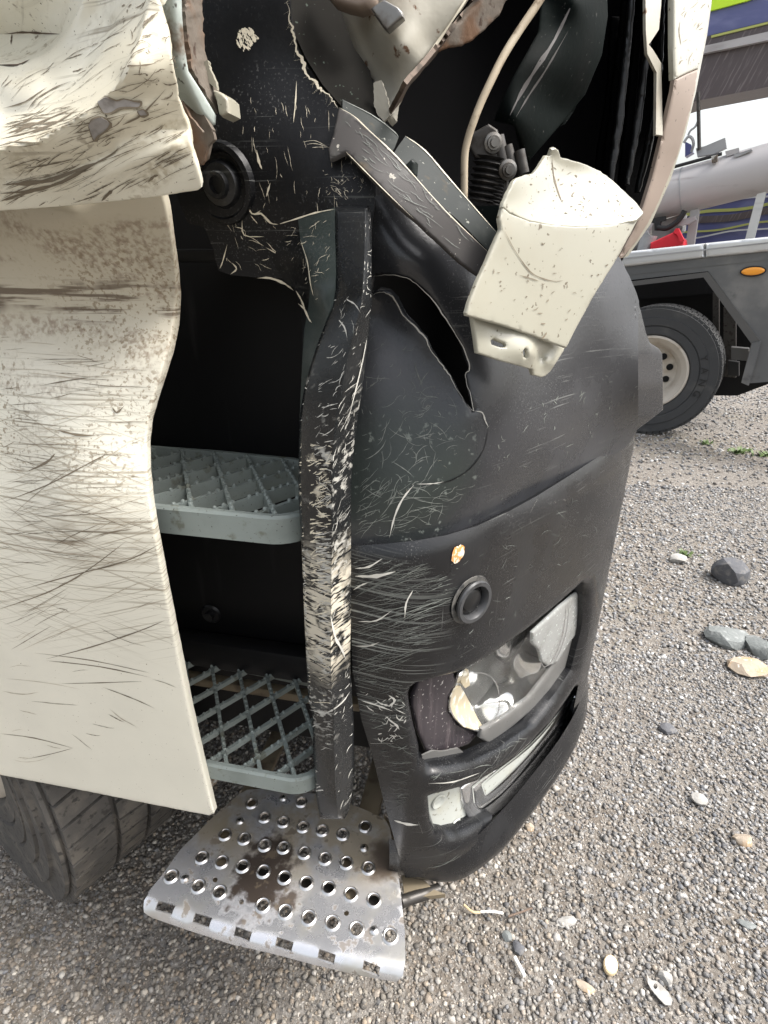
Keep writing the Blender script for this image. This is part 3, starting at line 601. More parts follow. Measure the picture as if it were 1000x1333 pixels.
ls += [([(386, 105), (385, 130), (382, 160)], 1.6), ([(334, 195), (337, 210), (341, 220)], 3), ([(352, 238), (349, 248), (347, 256)], 2.2), ([(320, 262), (328, 278), (340, 278), (352, 290), (362, 292)], 2.6), ([(315, 285), (318, 306), (344, 308)], 1.5), ([(296, 318), (290, 340), (286, 350)], 1.4), ([(302, 342), (308, 350), (300, 357)], 2.), ([(346, 322), (360, 330), (374, 340), (384, 352)], 1.8), ([(335, 362), (352, 362), (372, 370), (382, 378)], 3), ([(302, 290), (305, 302)], 4)]
ls += [([(395 + k * 2, 186 + k), (408, 184 + k * 1.3), (418, 187 + k * .7), (428, 192)], .5) for k in (-1, 2, 6)]
ribbons('jamb_scratch', ls, JB_T, 'scratch_cream', jamb, .0012)
bc, bn = nrm_of(JB_T, 288, 240)
boss = lathe('boss', [(.0, -.004), (.026, -.004), (.027, .0), (.0295, .004), (.034, .003), (.036, -.003)], bc, (bn[0] - .12, bn[1], bn[2] - .1), 'jamb_plastic', truck, 36)
lathe('boss_washer', [(.0, .004), (.007, .004), (.0075, .009), (.011, .0095), (.012, .005), (.018, .004), (.0205, .001), (.021, -.003)], bc, (bn[0] - .12, bn[1], bn[2] - .1), 'trim_plastic', boss, 28)

# ---- black trim pillar between the steps and the bumper
TR = [(268, 437, 474, 480, .060, .050, .058), (273, 437, 475, 482, .046, .036, .054), (300, 437, 475, 484, .038, .026, .046), (340, 437, 474, 484, .026, .012, .034), (378, 437, 472, 484, .014, -.002, .024), (400, 431, 469, 484, .010, -.006, .02), (430, 420, 461, 481, .008, -.009, .02), (455, 411, 455, 478, .006, -.010, .02), (503, 397, 445, 472, .004, -.012, .02),
      (548, 390, 437, 465, .002, -.014, .02), (602, 389, 433, 459, .0, -.016, .018), (650, 389, 432, 457, .0, -.017, .018), (720, 393, 432, 457, .0, -.017, .018), (800, 396, 431, 457, .0, -.017, .018), (860, 399, 431, 456, .0, -.016, .018), (914, 402, 432, 459, .0, -.016, .018), (926, 406, 434, 460, .004, -.011, .02), (980, 408, 435, 461, .004, -.011, .02), (1030, 411, 437, 459, .005, -.010, .02), (1056, 415, 440, 454, .006, -.008, .016), (1065, 419, 441, 448, .012, .004, .012)]
rows = []
for y, l, m_, r_, tl, tm, tr_ in TR:
    a = at_t([l + .5, l, l + 4, m_ - 5, m_, m_ + 3.5, r_ - 3, r_, r_], [y] * 9, [tl + .004, tl + .001, tl - (tl - tm) * .22, tm + .0016, tm, tm + (tr_ - tm) * .2, tr_ - (tr_ - tm) * .12, tr_ + .002, tr_ + .05])
    deep = a[0].copy(); deep[1] = .10 if y > 1020 else .236; far = at_t(np.array([r_ - 4.]), np.array([float(y)]), np.array([tr_ + .05]))[0]
    rows.append(np.vstack([deep, a[0:8], far]))
cap = np.array(rows[-1]); cap[:, 1] = np.maximum(cap[:, 1], .02); cap[:, 2] += .0; rows.append(cap + np.array([0, .03, .0]))
trim = loft('step_trim', rows, 'scraped_trim', truck, 4, label='black plastic trim strip scraped white along its length')
def _interp(y, k): return np.interp(y, [q[0] for q in TR], [q[k] for q in TR])
def TR_T(px, py):
    px = np.asarray(px, float); py = np.asarray(py, float); l, m_, r_ = _interp(py, 1), _interp(py, 2), _interp(py, 3); tl, tm, tr_ = _interp(py, 4), _interp(py, 5), _interp(py, 6)
    u = np.clip((px - l) / (m_ - l), 0, 1); v = np.clip((px - m_) / (r_ - m_), 0, 1)
    return at_t(px, py, np.where(px < m_, tl + (tm - tl) * u, tm + (tr_ - tm) * v) - .0006)
def along(c0, c1, n, seed, yr, ln, ang, wd, cv=.4):
    rs = np.random.default_rng(seed); out = []
    for _ in range(n):
        y = rs.uniform(*yr); u = rs.uniform(.05, .95); x0, x1 = _interp(y, c0), _interp(y, c1); x = x0 + (x1 - x0) * u; L_ = rs.uniform(*ln) * rs.random() ** .5; a = R(rs.normal(*ang)); k = rs.normal(0, cv)
        pts = [(x + L_ * q * math.cos(a + k * q), y + L_ * q * math.sin(a + k * q)) for q in (-.5, -.2, .1, .5)]
        pts = [(min(max(px_, _interp(py_, c0) + 1), _interp(py_, c1) - .6), py_) for px_, py_ in pts]
        out.append((pts, rs.uniform(*wd)))
    return out
ls = along(1, 2, 70, 11, (500, 700), (6, 34), (-14, 26), (.3, 1.2), .3) + along(1, 2, 120, 12, (690, 830), (10, 40), (-3, 9), (.4, 1.6), .12) + along(1, 2, 70, 13, (830, 920), (10, 34), (5, 12), (.3, 1.2), .15) + along(1, 2, 34, 14, (925, 1050), (6, 24), (0, 12), (.3, 1.), .15) + along(1, 2, 30, 18, (385, 500), (10, 30), (-50, 25), (.3, 1.), .4)
ls += along(2, 3, 70, 15, (400, 700), (5, 26), (-62, 12), (.2, .8), .15) + along(2, 3, 50, 16, (700, 1050), (5, 22), (-58, 14), (.2, .8), .15) + along(2, 3, 40, 17, (280, 400), (4, 14), (-70, 30), (.4, 1.1))
ls += [([(430, 800), (437, 830), (445, 845), (450, 858)], 3.2), ([(450, 560), (470, 480), (478, 440)], 1.5), ([(404, 860), (430, 862)], 3), ([(403, 924), (425, 928), (445, 915), (456, 900)], 1.8), ([(440, 380), (452, 390), (462, 396), (470, 408)], 1.6), ([(435, 410), (448, 425), (452, 440)], 1.8)]
ribbons('trim_scratch', ls, TR_T, 'scratch_white', trim, .0010)
ls = along(1, 2, 90, 19, (660, 800), (5, 26), (-8, 18), (.5, 2.2), .2) + along(1, 2, 60, 191, (590, 660), (4, 16), (-10, 14), (.5, 1.8), .1) + along(1, 2, 40, 192, (830, 915), (6, 26), (-3, 8), (.4, 1.4), .1) + along(1, 2, 50, 20, (575, 660), (5, 20), (-30, 30), (.4, 1.2), .4)
ribbons('scraped_paint', ls, TR_T, 'scratch_cream', trim, .0014)
FL_T = tsurf([(437, 271, .047), (437, 378, .014), (437, 320, .032), (415, 280, .050), (392, 288, .055), (350, 292, .070), (360, 340, .062), (395, 330, .042), (391, 312, .050), (380, 360, .058), (405, 371, .026), (391, 400, .05), (391, 520, .03), (405, 470, .012), (425, 400, .011)])
flare = sheet('trim_flare', [(436, 270), (412, 276), (388, 284), (391, 312), (398, 340), (404, 368), (402, 395), (396, 430), (393, 480), (390, 548), (397, 503), (411, 455), (420, 430), (431, 400), (437, 378)], FL_T, 'flare_plastic', truck, thick=.004, step=4, jag=.2)
sheet('flare_side', [(388, 284), (372, 290), (360, 292), (352, 288), (350, 300), (346, 330), (344, 362), (360, 365), (379, 375), (386, 391), (390, 404), (391, 460), (390.5, 540), (393, 480), (396, 430), (402, 395), (404, 368), (398, 340), (391, 312)], lambda x, y: FL_T(x, y) + np.array([0, .006, 0]), 'jamb_plastic', truck, thick=.004, step=5, jag=.3)
ls = scratches([(365, 295), (430, 285), (430, 380), (395, 400)], 40, (5, 20), (-40, 30), (.25, .8), .3, 21) + [([(362, 292), (385, 285), (410, 277), (436, 272)], 2.), ([(391, 312), (400, 340), (404, 368), (408, 385)], 1.4), ([(388, 395), (396, 402), (402, 415), (406, 420)], 2.4), ([(385, 378), (392, 390), (398, 405)], 2)]
ribbons('flare_scratch', ls, FL_T, 'scratch_cream', flare, .001)

# ---- moulded footsteps: rim, lattice bars with grip teeth
def make_step(zt, s0, s1, t0, t1, hh, bh):
    out = [(s0, t0), (s1 - .045, t0)] + [(s1 - .045 + .045 * math.sin(q), t0 + .045 - .045 * math.cos(q)) for q in np.linspace(.15, math.pi / 2, 8)] + [(s1, t1 - .09), (s1 - .02, t1 - .04), (s1 - .08, t1 - .008), (s1 - .2, t1), (s0, t1)]
    out = np.array(out); cen = out.mean(0); n = len(out)
    def inner(d):
        d_ = np.roll(out, -1, 0) - out; nn = np.stack([-d_[:, 1], d_[:, 0]], 1); nn /= np.linalg.norm(nn, axis=1)[:, None]; nv = nn + np.roll(nn, 1, 0); nv /= (np.linalg.norm(nv, axis=1)[:, None]); return out + nv * d
    inn = inner(.011); V = []
    prof = [(out, zt - hh), (out, zt - .003), (inner(.003), zt), (inner(.009), zt), (inn, zt - .003), (inn, zt - hh)]
    for p, z in prof: V += [(x, y, z) for x, y in p]
    F = []
    for k in range(5):
        for i in range(n): F.append((k * n + i, k * n + (i + 1) % n, (k + 1) * n + (i + 1) % n, (k + 1) * n + i))
    F += [(5 * n + i, 5 * n + (i + 1) % n, (i + 1) % n, i) for i in range(n)]
    st = mk('footstep', V, F, 'step_plastic', truck, True, 40)
    gap = .0505; inn2 = inner(.006)
    for sg in (1, -1):
        d = np.array([math.cos(R(57)), sg * math.sin(R(57))]); nn = np.array([-d[1], d[0]]); c0 = np.array([s1 - .05, t0 + .03])
        for k in range(-14, 15):
            o = c0 + nn * gap * k * .86 + d * .004; ts = np.linspace(-.9, .9, 1441); P = o + d * ts[:, None]; ok = inside(P, inn2)
            if ok.sum() < 24: continue
            a, b = ts[ok].min(), ts[ok].max(); parts = []
            w_ = .0028; zz = zt - .002 - (.0005 if sg > 0 else 0)
            q = np.array([o + d * a + nn * w_, o + d * b + nn * w_, o + d * b - nn * w_, o + d * a - nn * w_]); q2 = o + (q - o)
            Vb = [(x, y, zz) for x, y in q] + [(x, y, zt - bh) for x, y in q2]
            parts.append((Vb, [(0, 1, 2, 3)[::-1], (4, 5, 6, 7), (0, 4, 5, 1)[::-1], (1, 5, 6, 2)[::-1], (2, 6, 7, 3)[::-1], (3, 7, 4, 0)[::-1]]))
            for tt in np.arange(a + .008, b - .005, .0115):
                if (tt - a) % .05 > .040: continue
                c = o + d * tt; tv, tf = lathe_data([(.0031, -.001), (.0029, .0018), (.0016, .0034), (.0, .0038)], 6); parts.append((tv + np.array([c[0], c[1], zz]), tf))
            Vj, Fj = join(parts); mk('bar', Vj, Fj, 'step_plastic', st, True, 40)
    pl = [(s1 - .005, t0 + .05), (s1 - .005, t1 - .08), (s1 - .03, t1 - .04), (s1 - .055, t1 - .02), (s1 - .03, t0 + .10)]
    mk('corner_plate', [(x, y, zt - .006) for x, y in pl] + [(x, y, zt - .02) for x, y in pl], [(4, 3, 2, 1, 0), (5, 6, 7, 8, 9)] + [(i, (i + 1) % 5, 5 + (i + 1) % 5, 5 + i) for i in range(5)], 'step_dirty', st)
    return st
st1 = make_step(1.117, -.72, -.198, .012, .215, .034, .020); st1['label'] = 'upper grey plastic footstep with diamond lattice tread'
st2 = make_step(.717, -.72, -.200, .0, .228, .028, .011); st2['label'] = 'lower grey plastic footstep with diamond lattice tread'

# ---- black corner panel with its tear
TEAR = [(486, 360), (506, 357.5), (529, 362), (546, 373), (564, 391), (580, 414), (592, 434), (603, 452), (612, 479), (606, 487), (609, 503), (617, 535), (608, 525), (597, 508), (587, 488), (577, 475), (562, 455), (555, 439), (539, 422), (526, 409), (516, 391), (507, 382), (495, 379), (486, 384)]
CP_I = tps([(480, 270, .065), (560, 280, .065), (640, 310, .070), (700, 300, .078), (770, 310, .045), (808, 337, .018), (520, 350, .050), (560, 380, .046), (600, 430, .036), (625, 500, .018), (700, 400, .046), (700, 500, .016), (770, 380, .022), (780, 480, .0), (836, 408, -.016), (862, 470, -.054), (862, 530, -.060), (846, 546, -.040), (826, 564, -.018), (780, 590, .006), (700, 645, .015), (620, 684, .016), (540, 703, .020), (460, 708, .026),
    (500, 395, .085), (530, 425, .072), (560, 468, .054), (590, 510, .034), (610, 535, .018), (490, 470, .07), (540, 530, .046), (600, 570, .016), (628, 580, .006), (580, 625, .014), (560, 600, .024), (480, 600, .042), (480, 660, .030), (540, 660, .019), (640, 610, .003), (720, 580, .002)])
CP_S = gsurf(CP_I)
CP_OUT = [(478, 262), (520, 238), (575, 258), (622, 296), (660, 290), (720, 286), (770, 305), (795, 322), (808, 337), (820, 360), (829, 382), (832, 392), (831, 420), (831, 460), (831, 500), (831, 540), (829, 562), (815, 582), (780, 606), (740, 632), (700, 657), (660, 679), (620, 697), (580, 709), (540, 716), (500, 720), (452, 724), (452, 600), (466, 520), (476, 420), (478, 330)]
cpan = sheet('corner_panel', CP_OUT, CP_S, 'corner_plastic', truck, [TEAR], thick=.004, step=8, roll=(4, .003), rollo=False, jag=.25, jagh=.5, label='black plastic corner panel with a long torn hole and a dent')
_fy = np.array([380., 420., 460., 500., 540., 565.]); _fs = CP_S(np.full(6, 827.), _fy)[:, 1]
sheet('panel_flange', [(827, 384), (830, 384), (836, 408), (842, 433), (847, 446), (858, 453), (863, 460), (864, 500), (864, 534), (846, 548), (827, 562)], lambda x, y: at_t(x, y, np.interp(y, _fy, _fs) + (np.asarray(x) - 827) * .0023 - .0008), 'corner_plastic', cpan, thick=.004, step=5, roll=(2, .0012))
te = np.array(TEAR + TEAR[:1]); ribbons('tear_edge', [(catmull(te[:13], 4) + RNG.normal(0, .35, (49, 2)), 1.3), (catmull(te[12:-1], 4) + RNG.normal(0, .4, (45, 2)) + np.array([-1, 1]), 1.7)], CP_S, 'scratch_white', cpan, .002)
ribbons('crack', [([(617, 535), (628, 537), (632, 548), (636, 556)], 1.6), ([(542, 630), (556, 630), (568, 629), (578, 627)], 1.2), ([(539, 631), (524, 650), (514, 672), (507, 700)], 2.4)], CP_S, 'scratch_white', cpan, .0012)
ribbons('crack_shade', [([(636, 556), (630, 585), (612, 610), (590, 624), (572, 629), (545, 632)], 1.4)], CP_S, 'well_black', cpan, .0009)
ls = scratches([(470, 430), (540, 450), (620, 560), (560, 625), (462, 690)], 130, (6, 40), (-50, 45), (.4, 1.1), .6, 30) + scratches([(462, 620), (620, 630), (560, 690), (460, 704)], 80, (10, 60), (-20, 25), (.4, 1.), .6, 31) + scratches([(620, 560), (840, 460), (840, 530), (640, 660)], 45, (3, 14), (-60, 40), (.5, 1.2), .5, 32)
ribbons('panel_scuff', ls, CP_S, 'scratch_grey', cpan, .0009)
ls = [([p, p + RNG.normal(0, 3, 2)], RNG.uniform(1, 2.5)) for p in np.array([(566, 506), (572, 512), (560, 528), (538, 530), (556, 560), (562, 566), (570, 558), (575, 570), (552, 562), (570, 600), (578, 606), (545, 488), (590, 560), (596, 590), (530, 640), (520, 646)])]
ribbons('panel_nick', ls, CP_S, 'scratch_cream', cpan, .0011)

# ---- black bumper with lamp openings
BM_I = tps([(458, 720, .008), (458, 870, .008), (490, 1000, .016), (530, 1140, .030), (520, 800, -.002), (560, 950, -.004), (600, 800, -.006), (700, 700, -.006), (800, 600, -.006), (700, 900, -.006), (560, 1050, .0), (640, 1070, -.012), (735, 950, -.012), (780, 800, -.010), (600, 1110, -.006), (850, 800, -.008), (700, 1100, -.012), (820, 640, -.012), (700, 670, -.010)])
BM_S = gsurf(BM_I, lambda z: ((z - 1.045) / .03).clip(0, 1.6) ** 2 * .008)
LAMP = [(534, 908), (537, 900), (545, 895), (575, 887), (600, 880), (625, 869), (660, 846), (691, 823), (730, 791), (754, 770), (763, 761), (768, 763), (769.5, 775), (769, 800), (767, 822), (763, 838), (753, 876), (734, 905), (699, 949), (662, 977), (626, 996), (590, 1006), (560, 1010), (548, 1003), (548, 982), (541, 955), (535, 925)]
FOG = [(560, 1042), (580, 1037), (604, 1030), (632, 1019), (660, 1002), (695, 971), (723, 942), (745, 911), (754, 896), (758, 912), (748, 938), (727, 975), (698, 1018), (669, 1052), (643, 1073), (607, 1094), (586, 1099), (571, 1095), (563, 1074)]
def skin(tt, z, ins=-.006): tt = np.asarray(tt, float); return np.stack([Gs(tt) - .55 * ins, tt + .85 * ins, np.full(tt.shape, float(z))], -1)
lz = lambda q: np.clip((.15 - q) / .10, 0, 1) ** 2 * .055
lq = np.linspace(.60, .056, 34); low = skin(lq, .425); low[:, 2] += lz(lq); low = project(low); side = np.vstack([project(skin([.605], z)) for z in np.linspace(1.07, .45, 14)])
BM_OUT = [(456, 711), (500, 708), (540, 704), (580, 697), (620, 685), (660, 667), (700, 645), (740, 620), (780, 594)] + [tuple(p) for p in side] + [tuple(p) for p in low] + [(500, 1045), (486, 988), (470, 935), (459, 872), (457, 800)]
# the lower edge turns under, and the skin goes on round the front of the cab
tt = np.concatenate([np.linspace(.052, .62, 48), np.linspace(.66, 2.35, 14)]); rows = []
base_in = (lambda q: BM_I(q[:, 0], q[:, 1]))(project(np.minimum(skin(tt, .43, 0.), [9, .62, 9]))); bul = np.clip((tt - .10) / .12, 0, 1)
for z, ins, bl in ((.455, .003, 0), (.44, .001, .15), (.42, .0, .6), (.395, .0, 1.), (.375, .003, 1.), (.36, .010, 1.), (.350, .022, .9), (.345, .040, .6), (.344, .08, .3)):
    e_ = base_in + ins - .020 * bl * bul; rows.append(np.stack([Gs(tt) - .55 * e_, tt + .85 * e_, z + lz(tt)], -1))
Vr = np.array(rows); nr, nc = Vr.shape[:2]
bump = sheet('bumper', BM_OUT, BM_S, 'bumper_plastic', truck, [LAMP, FOG], thick=.022, step=7, roll=(12, .016), rollo=False, label='scratched black plastic front bumper with two lamp openings')
mk('bumper_lip', Vr.reshape(-1, 3), [(i * nc + j, i * nc + j + 1, (i + 1) * nc + j + 1, (i + 1) * nc + j) for i in range(nr - 1) for j in range(nc - 1)], 'bumper_plastic', bump, True, 0)
tt = np.concatenate([np.linspace(.50, .8, 24), np.linspace(.9, 2.35, 10)]); Vr = np.array([skin(tt, z, i_ + .005 - .0095 * np.clip((tt - .5) / .08, 0, 1)) for z, i_ in ((.44, -.008), (.6, -.008), (.8, -.008), (1.0, -.008), (1.045, -.008), (1.058, -.006), (1.068, -.002), (1.074, .006), (1.076, .04))]); nr, nc = Vr.shape[:2]
mk('bumper_front', Vr.reshape(-1, 3), [(i * nc + j, i * nc + j + 1, (i + 1) * nc + j + 1, (i + 1) * nc + j) for i in range(nr - 1) for j in range(nc - 1)], 'bumper_plastic', bump, True, 0)
ls = scratches([(458, 725), (560, 730), (600, 760), (560, 860), (470, 880), (460, 870)], 230, (15, 100), (-17, 5), (.25, .9), .15, 40) + scratches([(462, 880), (530, 890), (545, 990), (520, 1080)], 110, (8, 40), (4, 16), (.3, 1.), .25, 41) + scratches([(560, 740), (780, 620), (780, 730), (600, 860)], 70, (3, 18), (-40, 40), (.4, 1.), .5, 42)
ls += scratches([(560, 1000), (640, 985), (720, 920), (700, 950), (620, 1020), (560, 1030)], 26, (8, 40), (-25, 12), (.4, 1.3), .3, 43) + scratches([(540, 1110), (620, 1110), (730, 960), (740, 970), (640, 1110), (560, 1140)], 24, (8, 60), (-30, 20), (.4, 1.2), .3, 44)
ribbons('bumper_scuff', ls[::2], BM_S, 'scratch_grey', bump, .0009)
ribbons('faint_scuff', ls[1::2], BM_S, 'scratch_dim', bump, .0008)
ls = [([(462, 740), (480, 738), (498, 727)], 2.4), ([(462, 750), (490, 750), (515, 744)], 4.5), ([(460, 768), (470, 762), (480, 758)], 2), ([(527, 805), (529, 785), (538, 768)], 2.2), ([(466, 809), (490, 808), (510, 795)], 1.8), ([(480, 820), (505, 820)], 1.5), ([(462, 841), (480, 841), (494, 836)], 2.), ([(458, 876), (490, 878)], 1.6), ([(470, 912), (490, 918), (512, 926)], 2.), ([(506, 905), (514, 912), (506, 920)], 3), ([(505, 936), (516, 944), (520, 950)], 2.5), ([(482, 968), (512, 968)], 3), ([(490, 1000), (516, 996)], 1.6), ([(513, 1068), (530, 1073), (545, 1074)], 3.2), ([(545, 1070), (550, 1085)], 1.6), ([(540, 768), (546, 774)], 1.6), ([(690, 668), (700, 650)], 1), ([(558, 1020), (590, 1018), (625, 1006)], 1.6)]
ls += scratches([(470, 900), (525, 905), (535, 960), (495, 970)], 40, (5, 22), (10, 35), (.6, 1.8), .5, 45) + [([p, p + RNG.normal(0, 3, 2)], RNG.uniform(1, 2.5)) for p in np.array([(690, 676), (724, 655), (728, 652), (734, 650), (598, 1008), (597, 733), (532, 700), (563, 1120), (702, 660), (560, 760), (650, 760)])]
ribbons('bumper_scratch', ls, BM_S, 'scratch_white', bump, .0011)
chip('orange_chip', [(589, 722), (592, 713), (600, 709), (605, 712), (604, 722), (598, 731), (592, 734), (588, 730)], BM_S, 'orange_chip', bump, .0018)
c, n_ = nrm_of(BM_S, 613, 781); capo = lathe('bolt_cap', [(.024, .0), (.0262, .0025), (.0285, .003), (.030, .007), (.0285, .0095), (.0235, .0095), (.0215, .006), (.021, -.004)], c, n_, 'ring_grey', bump, 44)
V, F = lathe_data([(.0, .0045), (.013, .0045), (.0155, .003), (.0165, -.004)], 40, frame_at(c, n_)); rr = np.arange(40) % 5
mk('cap_centre', V, F, 'trim_plastic', capo)
lathe('dust_ring', [(.027, .0006), (.0335, .0008), (.034, .0)], c - n_ * .0003, n_, 'dust_grey', capo, 40)

# ---- head lamp behind its opening
box_s = gsurf(.135); sheet('lamp_bucket', [(520, 880), (600, 860), (700, 790), (758, 752), (762, 830), (730, 930), (650, 1050), (590, 1085), (555, 1080), (535, 990)], box_s, 'well_black', truck, step=12)
HL = gsurf(.028); HL2 = gsurf(.05); HL3 = gsurf(.012)
head = sheet('headlamp', [(538, 908), (548, 885), (590, 870), (597, 888), (588, 906), (587, 924), (596, 942), (612, 951), (626, 955), (612, 970), (586, 980), (556, 980), (546, 957), (537, 920)], gsurf(tps([(540, 908, .03), (550, 970, .03), (590, 880, .034), (588, 920, .036), (624, 950, .04), (584, 977, .036)])), 'lamp_housing', truck, thick=.004, step=6, roll=(5, .004), label='broken head lamp with cracked lens in the bumper opening')
refl = gsurf(tps([(600, 880, .035), (590, 925, .036), (605, 945, .034), (640, 945, .034), (615, 915, .085), (640, 880, .09), (660, 850, .06), (690, 840, .075), (680, 890, .055), (700, 860, .05), (700, 800, .05), (760, 780, .045), (720, 850, .05)]))
sheet('reflector', [(598, 876), (640, 845), (700, 800), (760, 750), (765, 800), (740, 850), (700, 895), (660, 925), (640, 945), (626, 951), (610, 948), (596, 938), (587, 926), (586, 912), (592, 895)], refl, 'reflector', head, thick=.003, step=4, sharp=60, disp=lambda P, V: ((np.abs((P[:, :1] * .036 + P[:, 1:] * .012) % 1 - .5) * 4 - 1) * .0016) * np.array([[.3, -1, .3]]))
ybowl = sheet('scorched_bowl', [(592, 897), (600, 893), (612, 915), (622, 935), (630, 948), (618, 950), (604, 946), (592, 934), (586, 922), (587, 908)], gsurf(tps([(592, 897, .032), (586, 922, .031), (630, 948, .034), (612, 915, .062), (604, 930, .042)])), 'lamp_yellow', head, thick=.002, step=4)
ribbons('bowl_rim', [([(588, 905), (586, 920), (592, 934), (606, 946), (622, 951), (634, 944)], 1.6), ([(600, 884), (620, 876), (638, 880), (648, 895), (650, 920), (644, 938), (636, 952)], 1.1), ([(648, 925), (640, 945), (630, 958)], 1.3)], gsurf(.030), 'chrome', head)
sheet('bulb_holder', [(602, 876), (610, 872), (612, 892), (606, 896), (600, 888)], gsurf(.04), 'lamp_yellow', head, step=3)
sheet('lamp_strip', [(628, 950), (660, 932), (690, 908), (712, 880), (732, 850), (748, 800), (752, 772), (762, 762), (764, 800), (758, 828), (748, 862), (726, 892), (700, 920), (672, 944), (650, 962), (640, 971), (626, 962)], gsurf(.024), 'lamp_trim', head, thick=.004, step=5, roll=(4, .004))
sheet('frosted_lens', [(694, 824), (730, 790), (760, 765), (762, 790), (757, 820), (742, 838), (728, 862), (714, 868), (706, 862), (702, 846), (694, 838)], gsurf(.020), 'frosted_lens', head, thick=.003, step=5, roll=(3, .003))
ribbons('lens_rib', [([(737, 788), (735, 815), (728, 842), (718, 862), (708, 868), (703, 858)], 1.6), ([(741, 790), (738, 820), (730, 846), (720, 866)], 1.)], gsurf(.020), 'chrome', head, .0015)
sheet('lens', [(640, 868), (665, 848), (694, 824), (702, 846), (706, 862), (712, 872), (690, 906), (660, 930), (636, 948), (646, 930), (651, 905), (646, 885)], gsurf(.016), 'clear_lens', head, thick=.002, step=6)
sheet('facet_strip', [(684, 948), (700, 928), (722, 900), (745, 868), (756, 850), (756, 862), (735, 896), (706, 935), (690, 952)], gsurf(.014), 'frosted_lens', head, thick=.003, step=5, sharp=10, disp=lambda P, V: RNG.normal(0, .0014, V.shape))
sheet('broken_shard', [(550, 984), (562, 978), (580, 978), (596, 974), (606, 981), (610, 990), (596, 998), (560, 1004), (548, 998)], gsurf(.026), 'lamp_trim', head, thick=.003, step=4, jag=.6)
# ---- fog lamp
fog = sheet('fog_lamp', [(552, 1034), (600, 1022), (640, 1004), (700, 955), (760, 880), (764, 905), (740, 950), (700, 1015), (660, 1060), (620, 1092), (580, 1104), (560, 1094), (552, 1060)], gsurf(.030), 'fog_housing', truck, thick=.004, step=7, label='rectangular fog lamp with chrome surround in a pale housing')
FG = gsurf(.022)
def band(outer, inner_): return outer, inner_
H1 = [(618, 1026), (640, 1008), (690, 968), (735, 916), (750, 898), (732, 938), (706, 974), (682, 1004), (658, 1030), (640, 1045), (627, 1053), (620, 1047)]
H2 = [(629, 1022), (645, 1008), (690, 972), (725, 933), (740, 912), (724, 940), (701, 970), (677, 997), (655, 1019), (642, 1030), (634, 1036)]
sheet('chrome_surround', [(602, 1028), (640, 1000), (690, 960), (735, 908), (756, 880), (760, 900), (752, 930), (729, 970), (705, 1002), (681, 1030), (657, 1056), (640, 1068), (622, 1074), (611, 1066), (605, 1048)], FG, 'chrome', fog, [H1], thick=.010, step=4, roll=(7, .007))
sheet('chrome_surround', [(x_ + (x_ - 680) * .015, y_ + (y_ - 980) * .015) for x_, y_ in H1], gsurf(.027), 'chrome', fog, [H2], thick=.008, step=4, roll=(5, .005))
ribbons('frame_groove', [(H1 + H1[:1], 2.4)], gsurf(.0215), 'well_black', fog, .001)
ribbons('frame_groove', [(H2 + H2[:1], 1.8)], gsurf(.0255), 'dark_metal', fog, .001)
sheet('fog_glass', [(x_ + (x_ - 680) * .02, y_ + (y_ - 980) * .02) for x_, y_ in H2], gsurf(.031), 'fog_glass', fog, thick=.003, step=4, disp=lambda P, V: (np.sin((P[:, :1] * .7 + P[:, 1:] * .7) * .8) * .0012) * np.array([[0, 1, 0]]))
for x, y in ((570, 1043), (592, 1074)):
    c, n_ = nrm_of(gsurf(.030), x, y); lathe('dimple', [(.0, -.003), (.006, -.002), (.010, .0015), (.0125, .002), (.014, .0)], c + n_ * .0012, n_, 'fog_housing', fog, 20)

# ---- steel bottom step
ST_Z = .42
FRONT = np.array([(185, 1163), (198, 1168), (252, 1186), (306, 1203), (360, 1215), (414, 1229), (475, 1243), (530, 1252)])
def ST_S(px, py):
    px = np.asarray(px, float); py = np.asarray(py, float); d = py - np.interp(px, FRONT[:, 0], FRONT[:, 1])
    q = np.clip(d, 0, 18) / 18; P = at_z(px, np.where(d > 0, py - d, py), ST_Z)
    a = q * math.pi / 2; r_ = .019
    P[..., 1] -= np.where(d > 0, r_ * np.sin(a), 0); P[..., 2] -= np.where(d > 0, r_ * (1 - np.cos(a)), 0); return P
ST_OUT = [(191, 1170), (194, 1160), (212, 1138), (234, 1107), (277, 1064), (312, 1033), (322, 1028), (340, 1027), (410, 1033), (468, 1051), (495, 1063), (503, 1069), (508, 1079), (515, 1118), (521, 1154), (527, 1212), (528, 1248), (527, 1262), (520, 1268), (504, 1268), (475, 1262), (414, 1248), (360, 1234), (306, 1222), (252, 1205), (205, 1189), (194, 1181)]
HO = [(410, 100), (457, 150), (525, 167), (596, 185), (666, 198), (740, 212), (821, 184), (314, 213), (383, 228), (457, 252), (526, 260), (601, 279), (676, 300), (753, 315), (832, 334), (230, 296), (302, 312), (378, 327), (453, 346), (529, 368), (608, 388), (689, 406), (769, 429), (852, 450), (120, 364), (218, 400), (294, 422), (451, 469), (532, 492), (617, 514), (702, 532), (790, 556), (912, 580), (590, 95)]
SCW = [(368, 164), (817, 262), (169, 373), (853, 560), (525, 80)]
SMALL = [(278, 375), (753, 496), (373, 455)]
z3 = lambda p: (180 + p[0] / 2.778, 1010 + p[1] / 2.778)
holes = []
for p in HO:
    x, y = z3(p); f_ = .72 + .28 * (y - 1030) / 200; holes.append(ell(x, y, 8. * f_, 9.6 * f_, 14, 10))
for p in SMALL: x, y = z3(p); holes.append(ell(x, y, 3.4, 4, 10))
for x, y in ((218, 1180), (266, 1196), (319, 1213), (373, 1226), (428, 1241), (486, 1255)):
    holes.append(np.array([(x - 11, y - 8), (x + 11, y - 1.5), (x + 10.5, y + 6.5), (x - 11, y)]))
